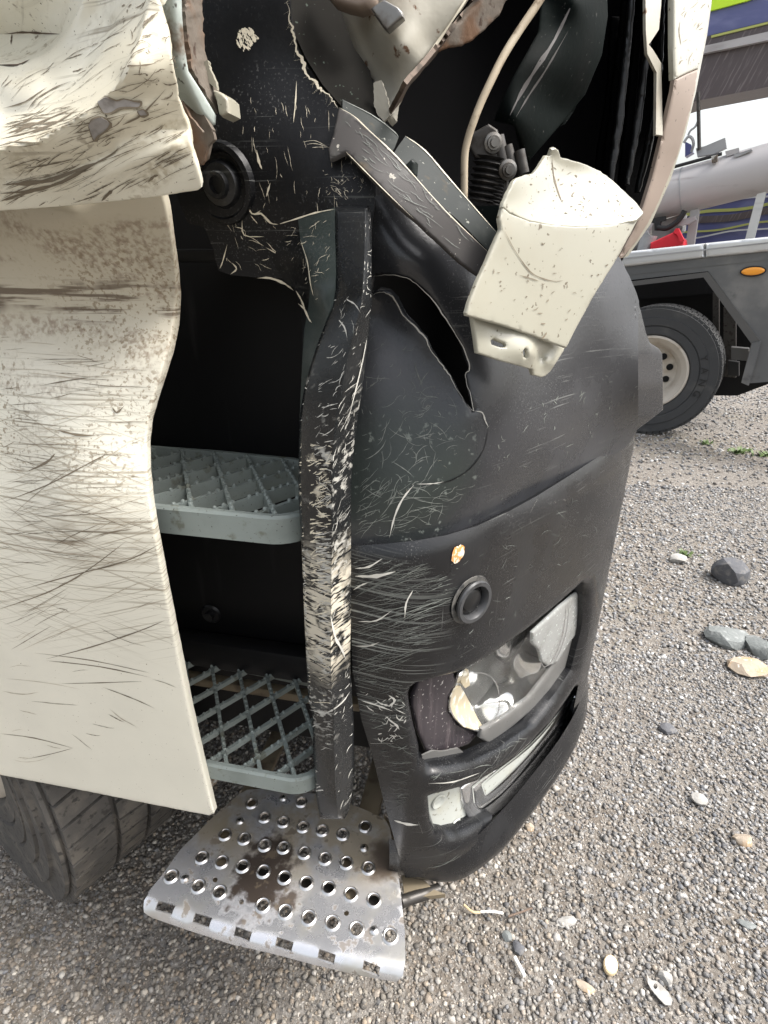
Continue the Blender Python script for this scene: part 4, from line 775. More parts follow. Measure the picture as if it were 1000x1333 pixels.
pstep = sheet('steel_step', ST_OUT, ST_S, 'chequer_steel', truck, holes, thick=.003, step=6, sharp=60, label='punched steel bottom step with round grip holes and a dirty patch')
for p in HO:
    x, y = z3(p); e = at_z(np.array([x]), np.array([y]), ST_Z)[0]
    f_ = .72 + .28 * (y - 1030) / 200; r_ = 8.8 * f_ * np.linalg.norm(at_z(np.array([x + 1.]), np.array([y]), ST_Z)[0] - e)
    if 'rimme' not in globals():
        rv_, rf_ = lathe_data([(.82, -.2), (.86, .25), (1.0, .34), (1.16, .22), (1.30, .0)], 20); rimme = mk('hole_rim', rv_, rf_, 'steel_rim', pstep); ro = rimme
    else: ro = rimme.copy(); COL.objects.link(ro)
    ro.location = e; ro.scale = (r_, r_, .0085)
for i, p in enumerate(SCW):
    x, y = z3(p); e = at_z(np.array([x]), np.array([y]), ST_Z)[0]; so = lathe('screw', [(.0, .0035), (.003, .0034), (.0055, .0022), (.0075, .0), (.0078, -.001)], e + np.array([0, 0, .001]), (0, 0, 1), 'steel_rim', pstep, 18)
    for a in (0, 1):
        dx, dy = ((.0032, .0007), (.0007, .0032))[a]; box('slot', e + np.array([-dx, -dy, .0040]), e + np.array([dx, dy, .0049]), 'well_black', so, 0)
mk('lip', *(lambda A, B: (np.vstack([A, B]), [(i, i + 1, len(A) + i + 1, len(A) + i) for i in range(len(A) - 1)]))((lambda P: P + np.array([0, -.019, -.019]))(at_z(FRONT[1:, 0] - [0] * 7, FRONT[1:, 1], ST_Z)), (lambda P: P + np.array([0, -.012, -.034]))(at_z(FRONT[1:, 0], FRONT[1:, 1], ST_Z))), 'rust_lip', pstep)
box('support_beam', (-.45, .03, .355), (-.10, .06, .400), 'dark_metal', pstep, .004)
box('support_arm', (-.44, .02, .39), (-.40, .40, .405), 'bracket_brown', pstep); box('support_arm', (-.20, .02, .39), (-.16, .40, .405), 'bracket_brown', pstep)
sheet('bumper_bracket', [(500, 1060), (512, 1074), (535, 1130), (565, 1158), (580, 1164), (527, 1170), (521, 1120)], lambda x, y: at_z(x, y, .375), 'bracket_brown', truck, thick=.01, step=7)
tube('bracket_bar', at_t([522, 540, 572], [1174, 1168, 1158], [.07, .085, .11]), [.010] * 3, 'dark_metal', truck)

# ---- front wheel under the door
def wheel(parent, Mx, rad, wid, rimr, rub, rimm, nb, block_rows, rings, holes_n=8, detail=64, wall_in=0.):
    """axle = local z pointing to the outside; outer sidewall at z = 0"""
    A = np.array(Mx)
    prof = [(rimr, -.02), (rimr + .012, -.004)]
    span = rad - .03 - rimr
    for k in range(rings):
        r0 = rimr + .02 + span * k / rings; r1 = rimr + .02 + span * (k + .82) / rings; z0 = .010 * math.sin(math.pi * (k + .3) / rings)
        prof += [(r0, z0), (r1, z0 + .003), (r1 + .003, z0 - .003)]
    prof += [(rad - .02, -.006), (rad - .012, -.018), (rad - .012, -wid + .018), (rad - .02, -wid + .006), (rimr, -wid)]
    V, F = lathe_data(prof, detail, A); parts = [(V, F)]
    ty = mk('tyre', V, F, rub, parent, True, 30)
    bl = []
    for (z0, z1, off, skew) in block_rows:
        for k in range(nb):
            a0 = 2 * math.pi * (k + off) / nb; a1 = 2 * math.pi * (k + off + .86) / nb; pts = []
            for (a, z) in ((a0, z0), (a1, z0), (a1 + skew, z1), (a0 + skew, z1)):
                for r_ in (rad - .02, rad): pts.append((r_ * math.cos(a), r_ * math.sin(a), z))
            P = np.array(pts) @ A[:3, :3].T + A[:3, 3]
            bl.append((P, [(1, 3, 5, 7), (0, 1, 7, 6), (2, 4, 5, 3), (0, 2, 3, 1), (4, 6, 7, 5)]))
    Vb, Fb = join(bl); tr = mk('tread', Vb, Fb, rub, ty, False, kind='stuff')
    rp = [(rimr + .006, -.006), (rimr, .004), (rimr - .012, .004), (rimr - .018, -.008), (rimr - .05, -.03), (rimr - .058, -.045), (rimr - .09, -.10), (rimr - .10, -.14), (rimr - .13, -.15), (.0, -.12)]
    V, F = lathe_data(rp, detail, A); rm = mk('rim', V, F, rimm, parent, True, 35)
    for k in range(holes_n):
        a = 2 * math.pi * (k + .35) / holes_n; c = A[:3, :3] @ np.array([(rimr - .155) * math.cos(a), (rimr - .155) * math.sin(a), -.146]) + A[:3, 3]
        lathe('rim_hole', [(.0, .006), (.026, .006), (.027, .0)], c, A[:3, 2], 'well_black', rm, 16)
    return ty
wl = bpy.data.objects.new('front_wheel', None); COL.objects.link(wl); wl.parent = truck
wheel(wl, frame_at((-1.125, .195, .50), (-.407, -.914, 0)), .505, .25, .24, 'tyre_rubber', 'wheel_rim_paint', 58, [(-.004, -.085, 0, .02), (-.095, -.15, .5, -.015), (-.16, -.215, 0, .015), (-.225, -.248, .5, -.02)], 5)
box('wheel_arch', (-1.8, .60, .50), (-.30, .62, 1.2), 'well_black', truck); box('chassis_rail', (-2.2, .55, .55), (.1, .62, .85), 'well_black', truck); box('axle_beam', (-1.08, .3, .38), (-.92, 1.6, .5), 'well_black', truck)
box('cab_shade_box', (-2.2, .30, .46), (-.12, 2.0, .70), 'well_black', truck)  # unseen box added under the cab to shade the ground by the steps
box('cab_floor', (-2.2, .26, .70), (-.17, 2.2, .74), 'well_black', truck)

# ---- wreckage behind the tear: panes, inner panels, strips, cable, spring, arm
sheet('grey_pane', [(366, -80), (440, -80), (446, 20), (460, 60), (482, 92), (490, 130), (494, 160), (446, 140), (420, 110), (398, 75), (382, 40)], tsurf([(366, -80, .14), (440, 0, .17), (490, 140, .14), (400, 80, .13)]), 'grey_pane', truck, step=10)
WP_T = tsurf([(430, -60, .20), (440, 20, .19), (455, 60, .185), (485, 110, .175), (505, 155, .150), (520, 60, .14), (500, 10, .155), (560, 60, .16), (600, 0, .165), (640, -60, .18), (490, 60, .16), (535, 100, .152)])
wp = sheet('crumpled_inner_panel', [(424, -90), (428, -10), (433, 12), (440, 35), (446, 50), (458, 70), (470, 86), (480, 99), (484, 104), (486, 122), (488, 138), (496, 150), (504, 157), (511, 150), (513, 130), (528, 106), (547, 84), (566, 61), (586, 32), (605, 3), (620, -24), (660, -90)], WP_T, 'inner_white_paint', truck, thick=.006, step=6, jag=.5, roll=(5, .004), label='bent pale inner panel with rusty tip')
sheet('rolled_lip', [(420, -60), (490, -60), (486, -2), (480, 8), (466, 12), (448, 8), (432, 2), (422, -10)], csurf(.13), 'tan_flange', wp, thick=.01, step=5, roll=(8, .01))
sheet('pale_clip', [(482, 10), (490, 4), (500, -2), (518, 8), (524, 15), (525, 21), (504, 39), (498, 34)], csurf(.125), 'grey_metal', wp, thick=.008, step=4, roll=(3, .003))
sheet('torn_tip', [(486, 108), (496, 104), (502, 118), (506, 135), (508, 150), (500, 158), (492, 150), (487, 138)], csurf(.135), 'inner_white_paint', wp, step=4, jag=.8)
sheet('rusty_bracket', [(560, 66), (585, 42), (612, 14), (640, -14), (690, -60), (700, -30), (660, 2), (652, 20), (634, 38), (618, 52), (604, 60), (588, 62), (574, 68)], tsurf([(560, 66, .19), (650, 0, .24), (610, 50, .22), (690, -60, .25)]), 'rusty_flange', truck, thick=.008, step=5, jag=.7, roll=(4, .004))
sheet('dark_flange', [(510, 146), (530, 110), (568, 66), (612, 12), (660, -58), (670, -58), (620, 9), (573, 66), (534, 111), (514, 149)], tsurf([(510, 148, .155), (660, -60, .20), (570, 65, .175)]), 'rust_lip', truck, thick=.004, step=5, jag=.5)
ribbons('white_edge', [([(513, 130), (528, 105), (547, 83), (566, 60), (586, 31), (605, 2), (622, -26)], 3.)], WP_T, 'scratch_cream', wp, .003)
SA = tsurf([(430, 195, .055), (442, 141, .07), (518, 205, .06), (480, 225, .040), (579, 272, .065), (538, 284, .045), (638, 328, .09), (600, 345, .07)])
sa = sheet('torn_trim_strip', [(441, 139), (450, 143), (461, 150), (480, 168), (518, 204), (548, 238), (579, 272), (610, 302), (642, 332), (628, 362), (600, 342), (571, 315), (538, 284), (520, 269), (496, 243), (464, 211), (450, 197), (444, 199), (437, 203), (429, 206), (427, 192), (433, 175), (438, 152)], SA, 'torn_strip', truck, thick=.003, step=6, jag=.3, roll=(3, .002), label='twisted grey plastic trim strip torn off the corner')
ribbons('strip_edge', [([(442, 140), (461, 151), (480, 169), (518, 205), (579, 273), (640, 332)], 1.5), ([(450, 197), (464, 211), (496, 243), (538, 284)], 1.1)], SA, 'scratch_cream', sa, .0012)
ribbons('strip_scratch', scratches([(445, 150), (518, 210), (620, 315), (600, 335), (470, 205)], 60, (10, 50), (42, 12), (.4, 1.), .3, 60), SA, 'scratch_grey', sa, .0008)
SB = tsurf([(446, 130, .085), (518, 178, .10), (566, 211, .11), (646, 302, .13), (515, 205, .075), (640, 328, .11)])
sb = sheet('torn_trim_strip', [(446, 129), (462, 137), (484, 149), (505, 162), (512, 172), (519, 178), (514, 192), (508, 202), (480, 178), (460, 152), (446, 141)], SB, 'torn_strip_dark', truck, thick=.003, step=5, jag=.3)
sc2 = sheet('torn_trim_strip', [(510, 203), (520, 188), (528, 177), (540, 183), (554, 196), (566, 211), (585, 232), (608, 257), (628, 280), (648, 303), (646, 322), (640, 330), (600, 290), (560, 254), (530, 222)], SB, 'torn_strip_dark', truck, thick=.003, step=5, jag=.2)
ribbons('strip_edge', [([(528, 177), (554, 196), (585, 232), (646, 302)], 1.4)], SB, 'scratch_cream', sc2, .0012); ribbons('strip_edge', [([(446, 130), (484, 149), (512, 170), (519, 178)], 1.2)], SB, 'scratch_grey', sb, .0012)
sheet('cone_nub', [(524, 216), (536, 205), (541, 210), (540, 226), (534, 228)], csurf(.062), 'torn_strip_dark', sc2, thick=.01, step=3, roll=(4, .006))
sheet('mounting_plate', [(618, 268), (654, 268), (656, 300), (650, 316), (640, 300), (622, 280)], csurf(.16), 'dull_arm', truck, step=6)
cab = at_t([604, 604.5, 605, 609, 616, 626, 638, 655, 676, 703, 740], [268, 252, 205, 182, 160, 134, 108, 74, 40, 0, -60], [.165, .165, .165, .165, .165, .168, .172, .18, .19, .2, .22])
tube('cable', catmull(cab, 5), .0038, 'cable_sheath', truck, 10)
AR_T = tsurf([(749, 0, .30), (666, 155, .24), (700, 80, .262), (638, 155, .28), (717, 0, .34), (688, 212, .33), (764, 122, .40), (790, 0, .42), (720, 140, .345)])
arm = sheet('suspension_arm', [(712, -80), (790, -80), (794, 20), (786, 72), (764, 124), (730, 165), (688, 214), (676, 180), (668, 166), (640, 158), (652, 128), (675, 85), (700, 40)], AR_T, 'dull_arm', truck, thick=.008, step=6, roll=(4, .004))
ribbons('arm_edge', [([(664, 150), (678, 122), (700, 86), (722, 52), (752, -10)], 5), ([(672, 152), (690, 122), (710, 92), (740, 40)], 2.4)], AR_T, 'torn_strip', arm, .001)
brk = sheet('bolt_bracket', [(606, 176), (622, 168), (636, 160), (648, 168), (652, 186), (664, 200), (672, 214), (664, 232), (652, 222), (640, 206), (630, 210), (618, 206), (610, 192)], csurf(.20), 'dark_metal', truck, thick=.01, step=5, roll=(4, .004))
for x, y in ((642, 186), (661, 221)):
    c = at_t(np.array([x]), np.array([y]), np.array([.198]))[0]; lathe('bolt', [(.0, .010), (.004, .010), (.0045, .006), (.0065, .006), (.007, .003), (.0095, .002), (.010, .0)], c, (.25, -1, -.1), 'grey_metal', brk, 16)
for (p0, p1, r_) in (((648, 178), (656, 214), .007), ((660, 190), (668, 222), .006), ((676, 196), (682, 226), .006)):
    tube('rod', at_t([p0[0], p1[0]], [p0[1], p1[1]], [.205, .205]), r_, 'dark_metal', brk)
def bellows(name, a, b, r0, n):
    a = np.array(a); b = np.array(b); pr = []
    pth = []; rd = []
    for k in np.linspace(0, 1, n * 4 + 1): pth.append(a + (b - a) * k); rd.append(r0 * (1 + .16 * math.cos(k * n * 2 * math.pi)))
    return tube(name, pth, rd, 'bellows_rubber', truck, 16)
pa, pb = at_t([640, 628], [206, 262], [.21, .21]); bellows('rubber_bellows', pa, pb, .0165, 7)
pa, pb = at_t([652, 642], [218, 266], [.205, .205]); bellows('rubber_bellows', pa, pb, .0072, 11)
tube('rod', at_t([657, 654], [226, 268], [.21, .21]), .005, 'dark_metal', truck)
for k, (xa, xb, ya, yb, t_) in enumerate([(792, 800, 60, 300, .52), (806, 812, 20, 260, .50), (818, 826, 0, 290, .52), (832, 836, 40, 240, .5), (778, 790, 120, 300, .54), (846, 850, 90, 250, .56)]):
    sheet('liner_rib', [(xa + 22 - k, ya - 100), (xb + 22 - k, ya - 100), (xb + 14, ya), (xb, (ya + yb) / 2 + 20), (xb - 16, yb), (xa - 18, yb), (xa - 2, (ya + yb) / 2), (xa + 12, ya)], csurf(t_), 'trim_plastic' if k % 2 else 'liner_black', truck, thick=.01, step=9, roll=(3, .004), jag=.8)
sheet('inner_stay', [(840, -80), (862, -80), (861, 5), (858, 38), (845, 58), (850, 64), (861, 82), (863, 176), (854, 175), (855, 94), (843, 70), (841, 40)], tsurf([(840, -80, .50), (862, 0, .49), (845, 60, .46), (860, 170, .49), (855, 100, .485)]), 'inner_white_paint', truck, thick=.004, step=5)
# corner deflector on the far side of the hole: outer face and bare return
CD_T = tsurf([(878, -80, .50), (932, -80, .60), (880, 102, .49), (909, 88, .56), (922, 39, .585), (906, 118, .56), (872, 231, .55), (846, 289, .53), (811, 336, .50), (859, 197, .50), (840, 265, .50)])
cdf = sheet('corner_deflector', [(882, -80), (932, -80), (928, 0), (922, 42), (914, 80), (910, 89), (896, 95), (880, 103), (879, 60), (879, 0)], CD_T, 'clean_white_paint', truck, thick=.006, step=6, roll=(3, .003), label='cream corner deflector with a bare tan return edge')
sheet('bare_return', [(880, 103.5), (896, 95.5), (910, 89.5), (906, 118), (900, 144), (893, 168), (884, 200), (872, 231), (860, 260), (846, 289), (830, 314), (812, 336), (806, 338), (818, 315), (828, 297), (840, 265), (851, 230), (859, 197), (868, 160), (873, 139), (878, 118)], CD_T, 'tan_flange', cdf, thick=.005, step=6, roll=(2.5, .002))
sheet('deflector_edge', [(928, -80), (934, -80), (930, 0), (924, 42), (916, 82), (909, 118), (896, 170), (876, 232), (850, 290), (820, 333), (814, 336), (846, 289), (872, 231), (893, 168), (906, 118), (912, 85), (922, 40)], lambda x, y: CD_T(x, y) + np.array([0, .012, 0]), 'clean_white_paint', cdf, thick=.004, step=6)
ribbons('deflector_scratch', scratches([(882, 0), (925, 0), (912, 80), (884, 98)], 14, (6, 34), (-55, 15), (.5, 1.3), .3, 61), CD_T, 'scratch_dark', cdf, .001)

# ---- cab mass out of frame, so that the truck goes on where the picture stops
box('cab_side', (-2.2, -.02, 1.72), (-.22, .06, 3.2), 'clean_white_paint', truck, .03)
box('cab_front', (.10, .75, 1.07), (.20, 2.35, 3.2), 'clean_white_paint', truck, .03)
box('cab_roof', (-2.2, .0, 3.18), (.15, 2.35, 3.24), 'clean_white_paint', truck, .03)

# ================================================================== broken white panel piece hanging on the bumper
piece = empty('broken_panel_piece', 'broken cream plastic panel piece with slotted tab hanging over the black bumper', 'panel piece', M_TRUCK)
BP = [(608, 410, .03), (655, 272, .070), (737, 453, .135), (838, 280, .22), (660, 300, .0725), (640, 335, .058)]
BP_T = tsurf(BP)
LIP = [(655, 269), (664, 277), (678, 283), (692, 288), (720, 292.5), (745, 294.5), (775, 294), (804, 291), (829, 286), (838, 277)]
body = sheet('front_face', LIP + [(830, 289), (804, 337), (773, 387), (755, 420), (738, 453), (715, 445), (692, 436), (650, 422), (609, 411), (608, 407), (611, 396), (617, 380), (623, 365), (630, 350), (636, 337), (646, 314), (653, 298), (651, 285)], BP_T, 'clean_white_paint', piece, thick=.003, step=6, roll=(2.5, .0015), jag=.3)
TP_T = tsurf([(655, 269, .069), (692, 287, .100), (745, 294, .143), (800, 292, .188), (838, 277, .219), (672, 232, .085), (712, 202, .16), (724, 193, .165), (782, 222, .235), (812, 247, .245), (720, 262, .150), (760, 262, .190), (700, 225, .13), (745, 225, .205)])
top = sheet('scoop', [(838, 275), (826, 260), (812, 247), (798, 234), (782, 222), (768, 216), (754, 211), (731, 205), (728, 196), (724, 193), (719, 195), (716, 203), (712, 202), (704, 213), (695, 225), (684, 227), (672, 232), (664, 248), (656, 264)] + LIP, TP_T, 'clean_white_paint', piece, thick=.003, step=5, jag=.5, roll=(2, .001))
TB_T = tsurf([(617, 416, .052), (622, 460, .056), (650, 425, .080), (693, 482, .115), (703, 446, .120), (712, 470, .128), (718, 484, .145), (735, 456, .155), (697, 462, .108), (706, 490, .130), (704, 465, .132)])
tab = sheet('slotted_tab', [(616, 412), (650, 421), (700, 438), (737, 452), (735, 457), (727, 470), (718, 484), (711, 490), (705, 492), (695, 489), (693, 482), (672, 476), (650, 470), (634, 464), (622, 460), (620, 440)], TB_T, 'clean_white_paint', piece, [[(640, 443), (644, 440.5), (657, 446), (659.5, 449), (658, 452), (653, 452), (641, 448)], [(682, 457), (685, 453), (688, 454), (688.5, 462), (686, 467), (683, 466)]], thick=.003, step=4, roll=(2.5, .002))
ribbons('scuff_line', [([(657, 300), (670, 325), (690, 353), (706, 362), (722, 366), (734, 365)], 1.3), ([(676, 358), (690, 362), (702, 366)], 1.4), ([(705, 442), (710, 436), (712, 432)], 2)] + scratches([(630, 345), (660, 300), (820, 310), (735, 440), (620, 405)], 40, (2, 9), (-40, 40), (.7, 2.), .5, 62), BP_T, 'scratch_dark', body, .001)
ribbons('scuff_line', [([(719, 205), (721, 228), (727, 250), (733, 265)], 1.8)] + scratches([(670, 250), (720, 210), (800, 250), (830, 274), (740, 288)], 46, (2, 7), (-40, 60), (.7, 1.8), .5, 63), TP_T, 'scratch_dark', top, .001)
# ================================================================== crane truck parked behind
AZ = R(124); r0 = rays(861, 569); q0 = CW + r0 * (-CAM_H / r0[2])
M_BG = Matrix.Translation(Vector(q0)) @ Matrix.Rotation(math.pi / 2 - AZ, 4, 'Z'); MI_BG = np.array(M_BG.inverted())
CB = CW @ MI_BG[:3, :3].T + MI_BG[:3, 3]
def bsurf(dy):
    def f(px, py):
        r = rays(px, py) @ MI_BG[:3, :3].T; k = (np.asarray(dy, float) - CB[1]) / r[..., 1]; return CB + r * k[..., None]
    return f
crane = empty('crane_truck', 'grey crane truck with silver deck rail parked on the gravel behind', 'truck', M_BG)
def bs(name, outer, dy, m, parent=crane, thick=.02, step=14, **k): return sheet(name, outer, bsurf(dy), m, parent, thick=thick, step=step, away=CB, **k)
skirt2 = bs('side_skirt', [(690, 372), (916, 347), (1000, 338), (1200, 318), (1200, 492), (1000, 497), (976, 499), (990, 444), (922, 353), (825, 364), (690, 384)], 0., 'skirt_grey', thick=.04)
bs('skirt_upper', [(690, 362), (814, 347), (1000, 327), (1200, 306), (1200, 318), (916, 347), (690, 372)], -.004, 'skirt_grey')
bs('arch_lip', [(825, 366), (922, 354), (990, 444), (982, 473), (974, 502), (965, 498), (978, 447), (916, 361), (825, 372), (690, 388), (690, 380)], -.012, 'arch_lip', thick=.09, step=8)
bs('deck_rail', [(690, 342), (819, 327), (917, 316.5), (917, 335.5), (814, 347), (690, 361)], -.03, 'rail_silver', thick=.10, roll=(4, .02), step=8)
bs('deck_rail', [(918, 316.4), (1000, 308), (1200, 288), (1200, 307), (1000, 327), (918, 335.4)], -.03, 'rail_silver', thick=.10, roll=(4, .02), step=8)
bs('rail_groove', [(690, 349), (1000, 315), (1200, 295), (1200, 297), (1000, 317), (690, 351)], -.034, 'far_grey', thick=.004)
mkr = bs('marker_light', ell(980.5, 353, 17.5, 7, 24, -5), -.012, 'black_rubber', thick=.02, step=5, label='amber oval side marker light')
bs('amber_lens', ell(980.5, 353, 15.5, 5.2, 24, -5), -.024, 'amber_lens', mkr, thick=.012, step=4, roll=(4, .008))
bs('wheel_well', [(700, 376), (930, 350), (1010, 440), (1000, 500), (960, 515), (700, 515)], .75, 'well_black', step=20)
bs('well_top', [(700, 350), (1200, 305), (1200, 360), (700, 400)], .5, 'well_black', step=20)
for (x0, x1, y0, y1, dy, m_) in ((942, 958, 400, 492, .35, 'dark_metal'), (952, 975, 452, 470, .2, 'arch_lip'), (948, 962, 470, 490, .25, 'black_rubber'), (928, 936, 380, 480, .5, 'dark_metal')):
    bs('underbody_bracket', [(x0, y0), (x1, y0 + 2), (x1, y1), (x0, y1 - 2)], dy, m_, thick=.08, step=8)
rw = bpy.data.objects.new('rear_wheel', None); COL.objects.link(rw); rw.parent = crane
wheel(rw, frame_at((-.2, .06, .50), (0, -1, 0)), .515, .30, .285, 'tyre_rubber_far', 'wheel_rim_paint', 62, [(-.0, -.045, 0, .0), (-.06, -.15, .5, .01), (-.16, -.29, 0, .01)], 3)
ltm = {}
for i_, ch in enumerate('YANG'):
    a = R(-2 - i_ * 13.5 + 24); fc = bpy.data.curves.new('letter', 'FONT'); fc.body = ch; fc.size = .075; fc.extrude = .003; fc.align_x = 'CENTER'
    fo = bpy.data.objects.new('letter', fc); me = bpy.data.meshes.new_from_object(fo); bpy.data.objects.remove(fo); me.materials.append(MATS['black_rubber'])
    lo_ = bpy.data.objects.new('tyre_lettering', me); COL.objects.link(lo_); lo_.parent = rw
    lo_.matrix_local = Matrix.Translation((-.2, .047, .50)) @ Matrix.Rotation(R(90), 4, 'X') @ Matrix.Rotation(a - R(90), 4, 'Z') @ Matrix.Translation((0, .375, 0))
# deck load: boom, posts, blue body, hydraulics
pB = bsurf(.55)
def btube(name, a, b, dy, r_, m, parent=crane, n=20, k=6):
    A = bsurf(dy)(np.array([a[0], b[0]], float), np.array([a[1], b[1]], float)); P = [A[0] + (A[1] - A[0]) * q for q in np.linspace(0, 1, k)]; V, F = tube_data(P, r_, n); return mk(name, V, F, m, parent, True, 50)
boom = btube('boom', (780, 278), (1160, 176), .55, .165, 'boom_grey', n=32)
btube('boom_collar', (888.2, 248.9), (890, 248.4), .55, .168, 'far_grey', boom, 32, 2)
btube('hydraulic_pipe', (850, 232), (960, 203), .5, .018, 'far_grey', boom); btube('hydraulic_pipe', (860, 222), (940, 200), .45, .012, 'black_rubber', boom)
bs('boom_plate', [(906, 193), (918, 190), (944, 179), (946, 192), (930, 200), (908, 204)], .5, 'far_grey', boom, thick=.05, step=6); bs('boom_plate', [(944, 197), (962, 192), (963, 198), (946, 204)], .45, 'boom_grey', boom, thick=.05, step=5)
bs('red_fitting', [(926, 203), (934, 201), (934, 210), (927, 212)], .40, 'rusty_flange', boom, thick=.03, step=4); bs('boom_nozzle', [(955, 201), (978, 194), (980, 196), (958, 205)], .42, 'far_grey', boom, thick=.02, step=4)
bm2 = bs('crane_beam', [(880, 140), (908, 131), (1000, 113), (1300, 55), (1300, -40), (1000, 28), (926, 46), (880, 58)], .7, 'beam_dark', thick=.35)
bs('beam_blue', [(880, 57.5), (926, 45.5), (1000, 27.5), (1300, -41), (1300, -120), (1000, -10), (974, 1), (930, 13), (880, 26)], .72, 'blue_paint', bm2, thick=.35)
bs('beam_lime', [(880, 25.5), (930, 12.5), (974, .5), (1000, -10.5), (1000, -60), (880, -30)], .70, 'lime_stripe', bm2, thick=.35)
bs('beam_stripe', [(926, 46), (1000, 28), (1000, 31), (926, 49)], .69, 'olive_stripe', bm2, thick=.01); bs('beam_ledge', [(915, 60), (1000, 41), (1200, 0), (1200, 12), (1000, 52), (913, 70)], .66, 'boom_grey', bm2, thick=.06)
bd = bs('blue_body', [(870, 330), (900, 262), (1000, 236), (1200, 190), (1200, 300), (1000, 318)], 1.4, 'blue_paint', thick=.2)
for k, (y0, m_, w_) in enumerate(((268, 'olive_stripe', 4), (275, 'beam_dark', 9), (292, 'olive_stripe', 2.5), (258, 'rail_silver', 2.5), (299, 'rail_silver', 2), (247, 'beam_dark', 3))):
    q = np.arange(890, 1200, 10.); yy = y0 + 9 - (q - 900) * .13 + 1.6 * np.sin(q * .06 + k); bs('body_stripe', np.vstack([np.stack([q, yy], 1), np.stack([q, yy + w_], 1)[::-1]]).tolist(), 1.385 - k * .004, m_, bd, thick=.006, step=10)
bs('deck_post', [(988, 243), (1000, 241), (982, 311), (970, 312)], .5, 'rail_silver', thick=.06, step=8); bs('deck_post', [(900, 266), (912, 263), (903, 322), (892, 323)], .5, 'boom_grey', thick=.06, step=8)
bs('cylinder_mount', [(848, 290), (864, 286), (890, 278), (888, 300), (870, 312), (850, 316)], .6, 'far_grey', thick=.2, step=8); bs('black_clamp', [(848, 284), (866, 281), (866, 287), (860, 288), (858, 300), (852, 300), (852, 290), (847, 290)], .4, 'black_rubber', thick=.06, step=4)
bs('black_clamp', [(882, 287), (905, 281), (906, 286), (896, 292), (883, 294)], .4, 'far_grey', thick=.06, step=4)
P = catmull(bsurf(.38)(np.array([856, 868, 880, 888, 892.]), np.array([296, 297, 290, 281, 274.])), 5); V, F = tube_data(P, .02, 10); mk('hose', V, F, 'black_rubber', crane)
btube('lever', (838, 318), (848, 290), .4, .02, 'far_grey'); btube('lever', (822, 322), (846, 305), .35, .04, 'far_grey'); btube('valve_block', (838, 330), (846, 306), .3, .06, 'far_grey')
btube('mast', (909, 120), (910.5, 195), .5, .013, 'dark_metal')
P = catmull(bsurf(.5)(np.array([896, 899, 905, 909.]), np.array([176, 170, 165, 157.])), 5); V, F = tube_data(P, .008, 8); mk('wire_loop', V, F, 'far_grey', crane)
P = catmull(bsurf(.5)(np.array([890, 896, 901, 903, 900.]), np.array([186, 178, 180, 188, 198.])), 5); V, F = tube_data(P, .01, 8); mk('wire_loop', V, F, 'far_grey', crane)
bs('blue_cover', [(892, 184), (900, 188), (902, 198), (892, 204)], .6, 'blue_paint', thick=.1, step=5)
bs('mud_flap', [(979, 447), (991, 444), (983, 474), (975, 502), (965, 498)], -.03, 'skirt_grey', thick=.02, step=6)
red = empty('red_case', 'red plastic case standing on the deck of the grey truck', 'case', M_BG)
sheet('case_body', [(846, 325), (847, 316), (862, 309), (877, 302), (890, 312), (891, 320)], bsurf(.22), 'red_plastic', red, thick=.16, step=5, roll=(2, .01), away=CB)
sheet('case_handle', [(876, 303), (880, 297), (883, 297), (887, 305), (891, 313), (886, 316), (881, 305)], bsurf(.20), 'red_plastic', red, thick=.05, step=3, away=CB)

# ================================================================== stones and litter one can pick out
def gpt(px, py, z=0.):
    r = rays(px, py); return CW + r * ((z - CAM_H) / r[..., 2])[..., None]
def stone(px, py, wpx, hpx, m, label, seed, flat=.5, rot=0, name='stone', cat='stone', group=None):
    rs = np.random.default_rng(seed); bm = bmesh.new(); bmesh.ops.create_icosphere(bm, subdivisions=2, radius=1); 
    V = np.array([v.co[:] for v in bm.verts]); bm.verts.index_update(); F = [[v.index for v in f.verts] for f in bm.faces]; bm.free()
    c = gpt(np.array([float(px)]), np.array([float(py)]))[0]; sx = np.linalg.norm(gpt(np.array([px + 1.]), np.array([float(py)]))[0] - c) * wpx / 2; sy = np.linalg.norm(gpt(np.array([float(px)]), np.array([py - 1.]))[0] - c) * hpx / 2
    for _ in range(7):
        n = rs.normal(size=3); n /= np.linalg.norm(n); d = rs.uniform(.55, .85); k = V @ n; V = V - n * np.clip(k - d, 0, None)[:, None]
    V += rs.normal(0, .03, V.shape); V = V * np.array([sx, sy, min(sx, sy) * flat * 1.3]); a = R(rot); V[:, :2] = V[:, :2] @ np.array([[math.cos(a), math.sin(a)], [-math.sin(a), math.cos(a)]])
    o = mk(name, V, F, m, None, True, 25); c[2] = ground_z(c[0], c[1]) + min(sx, sy) * flat * .55; o.location = c; tag(o, label, cat, group); return o
stone(948, 752, 46, 20, 'rock_dark', 'dark grey angular rock on the gravel beyond the bumper', 1, .8)
stone(978, 871, 58, 26, 'rock_tan', 'flat tan rock slab at the picture edge', 2, .35, -25)
stone(948, 830, 60, 26, 'rock_green', 'flaky green grey rock cluster beside the tan slab', 3, .4, -15)
stone(985, 845, 34, 24, 'rock_green', 'small greenish rock just above the tan slab', 4, .6)
stone(882, 728, 26, 10, 'rock_pale', 'pale stone under the green weed', 5, .5)
stone(738, 1198, 30, 15, 'rock_pale', 'pale oblong stone right of the dry twig', 6, .45, 10)
stone(660, 1218, 15, 15, 'rock_green', 'round grey stone above the cigarette', 7, .7)
stone(675, 1232, 17, 22, 'rock_dark', 'darker grey stone touching the cigarette tip', 8, .6)
stone(762, 1284, 26, 15, 'rock_tan', 'rust tan wedge stone below the oval disc', 9, .5, -30)
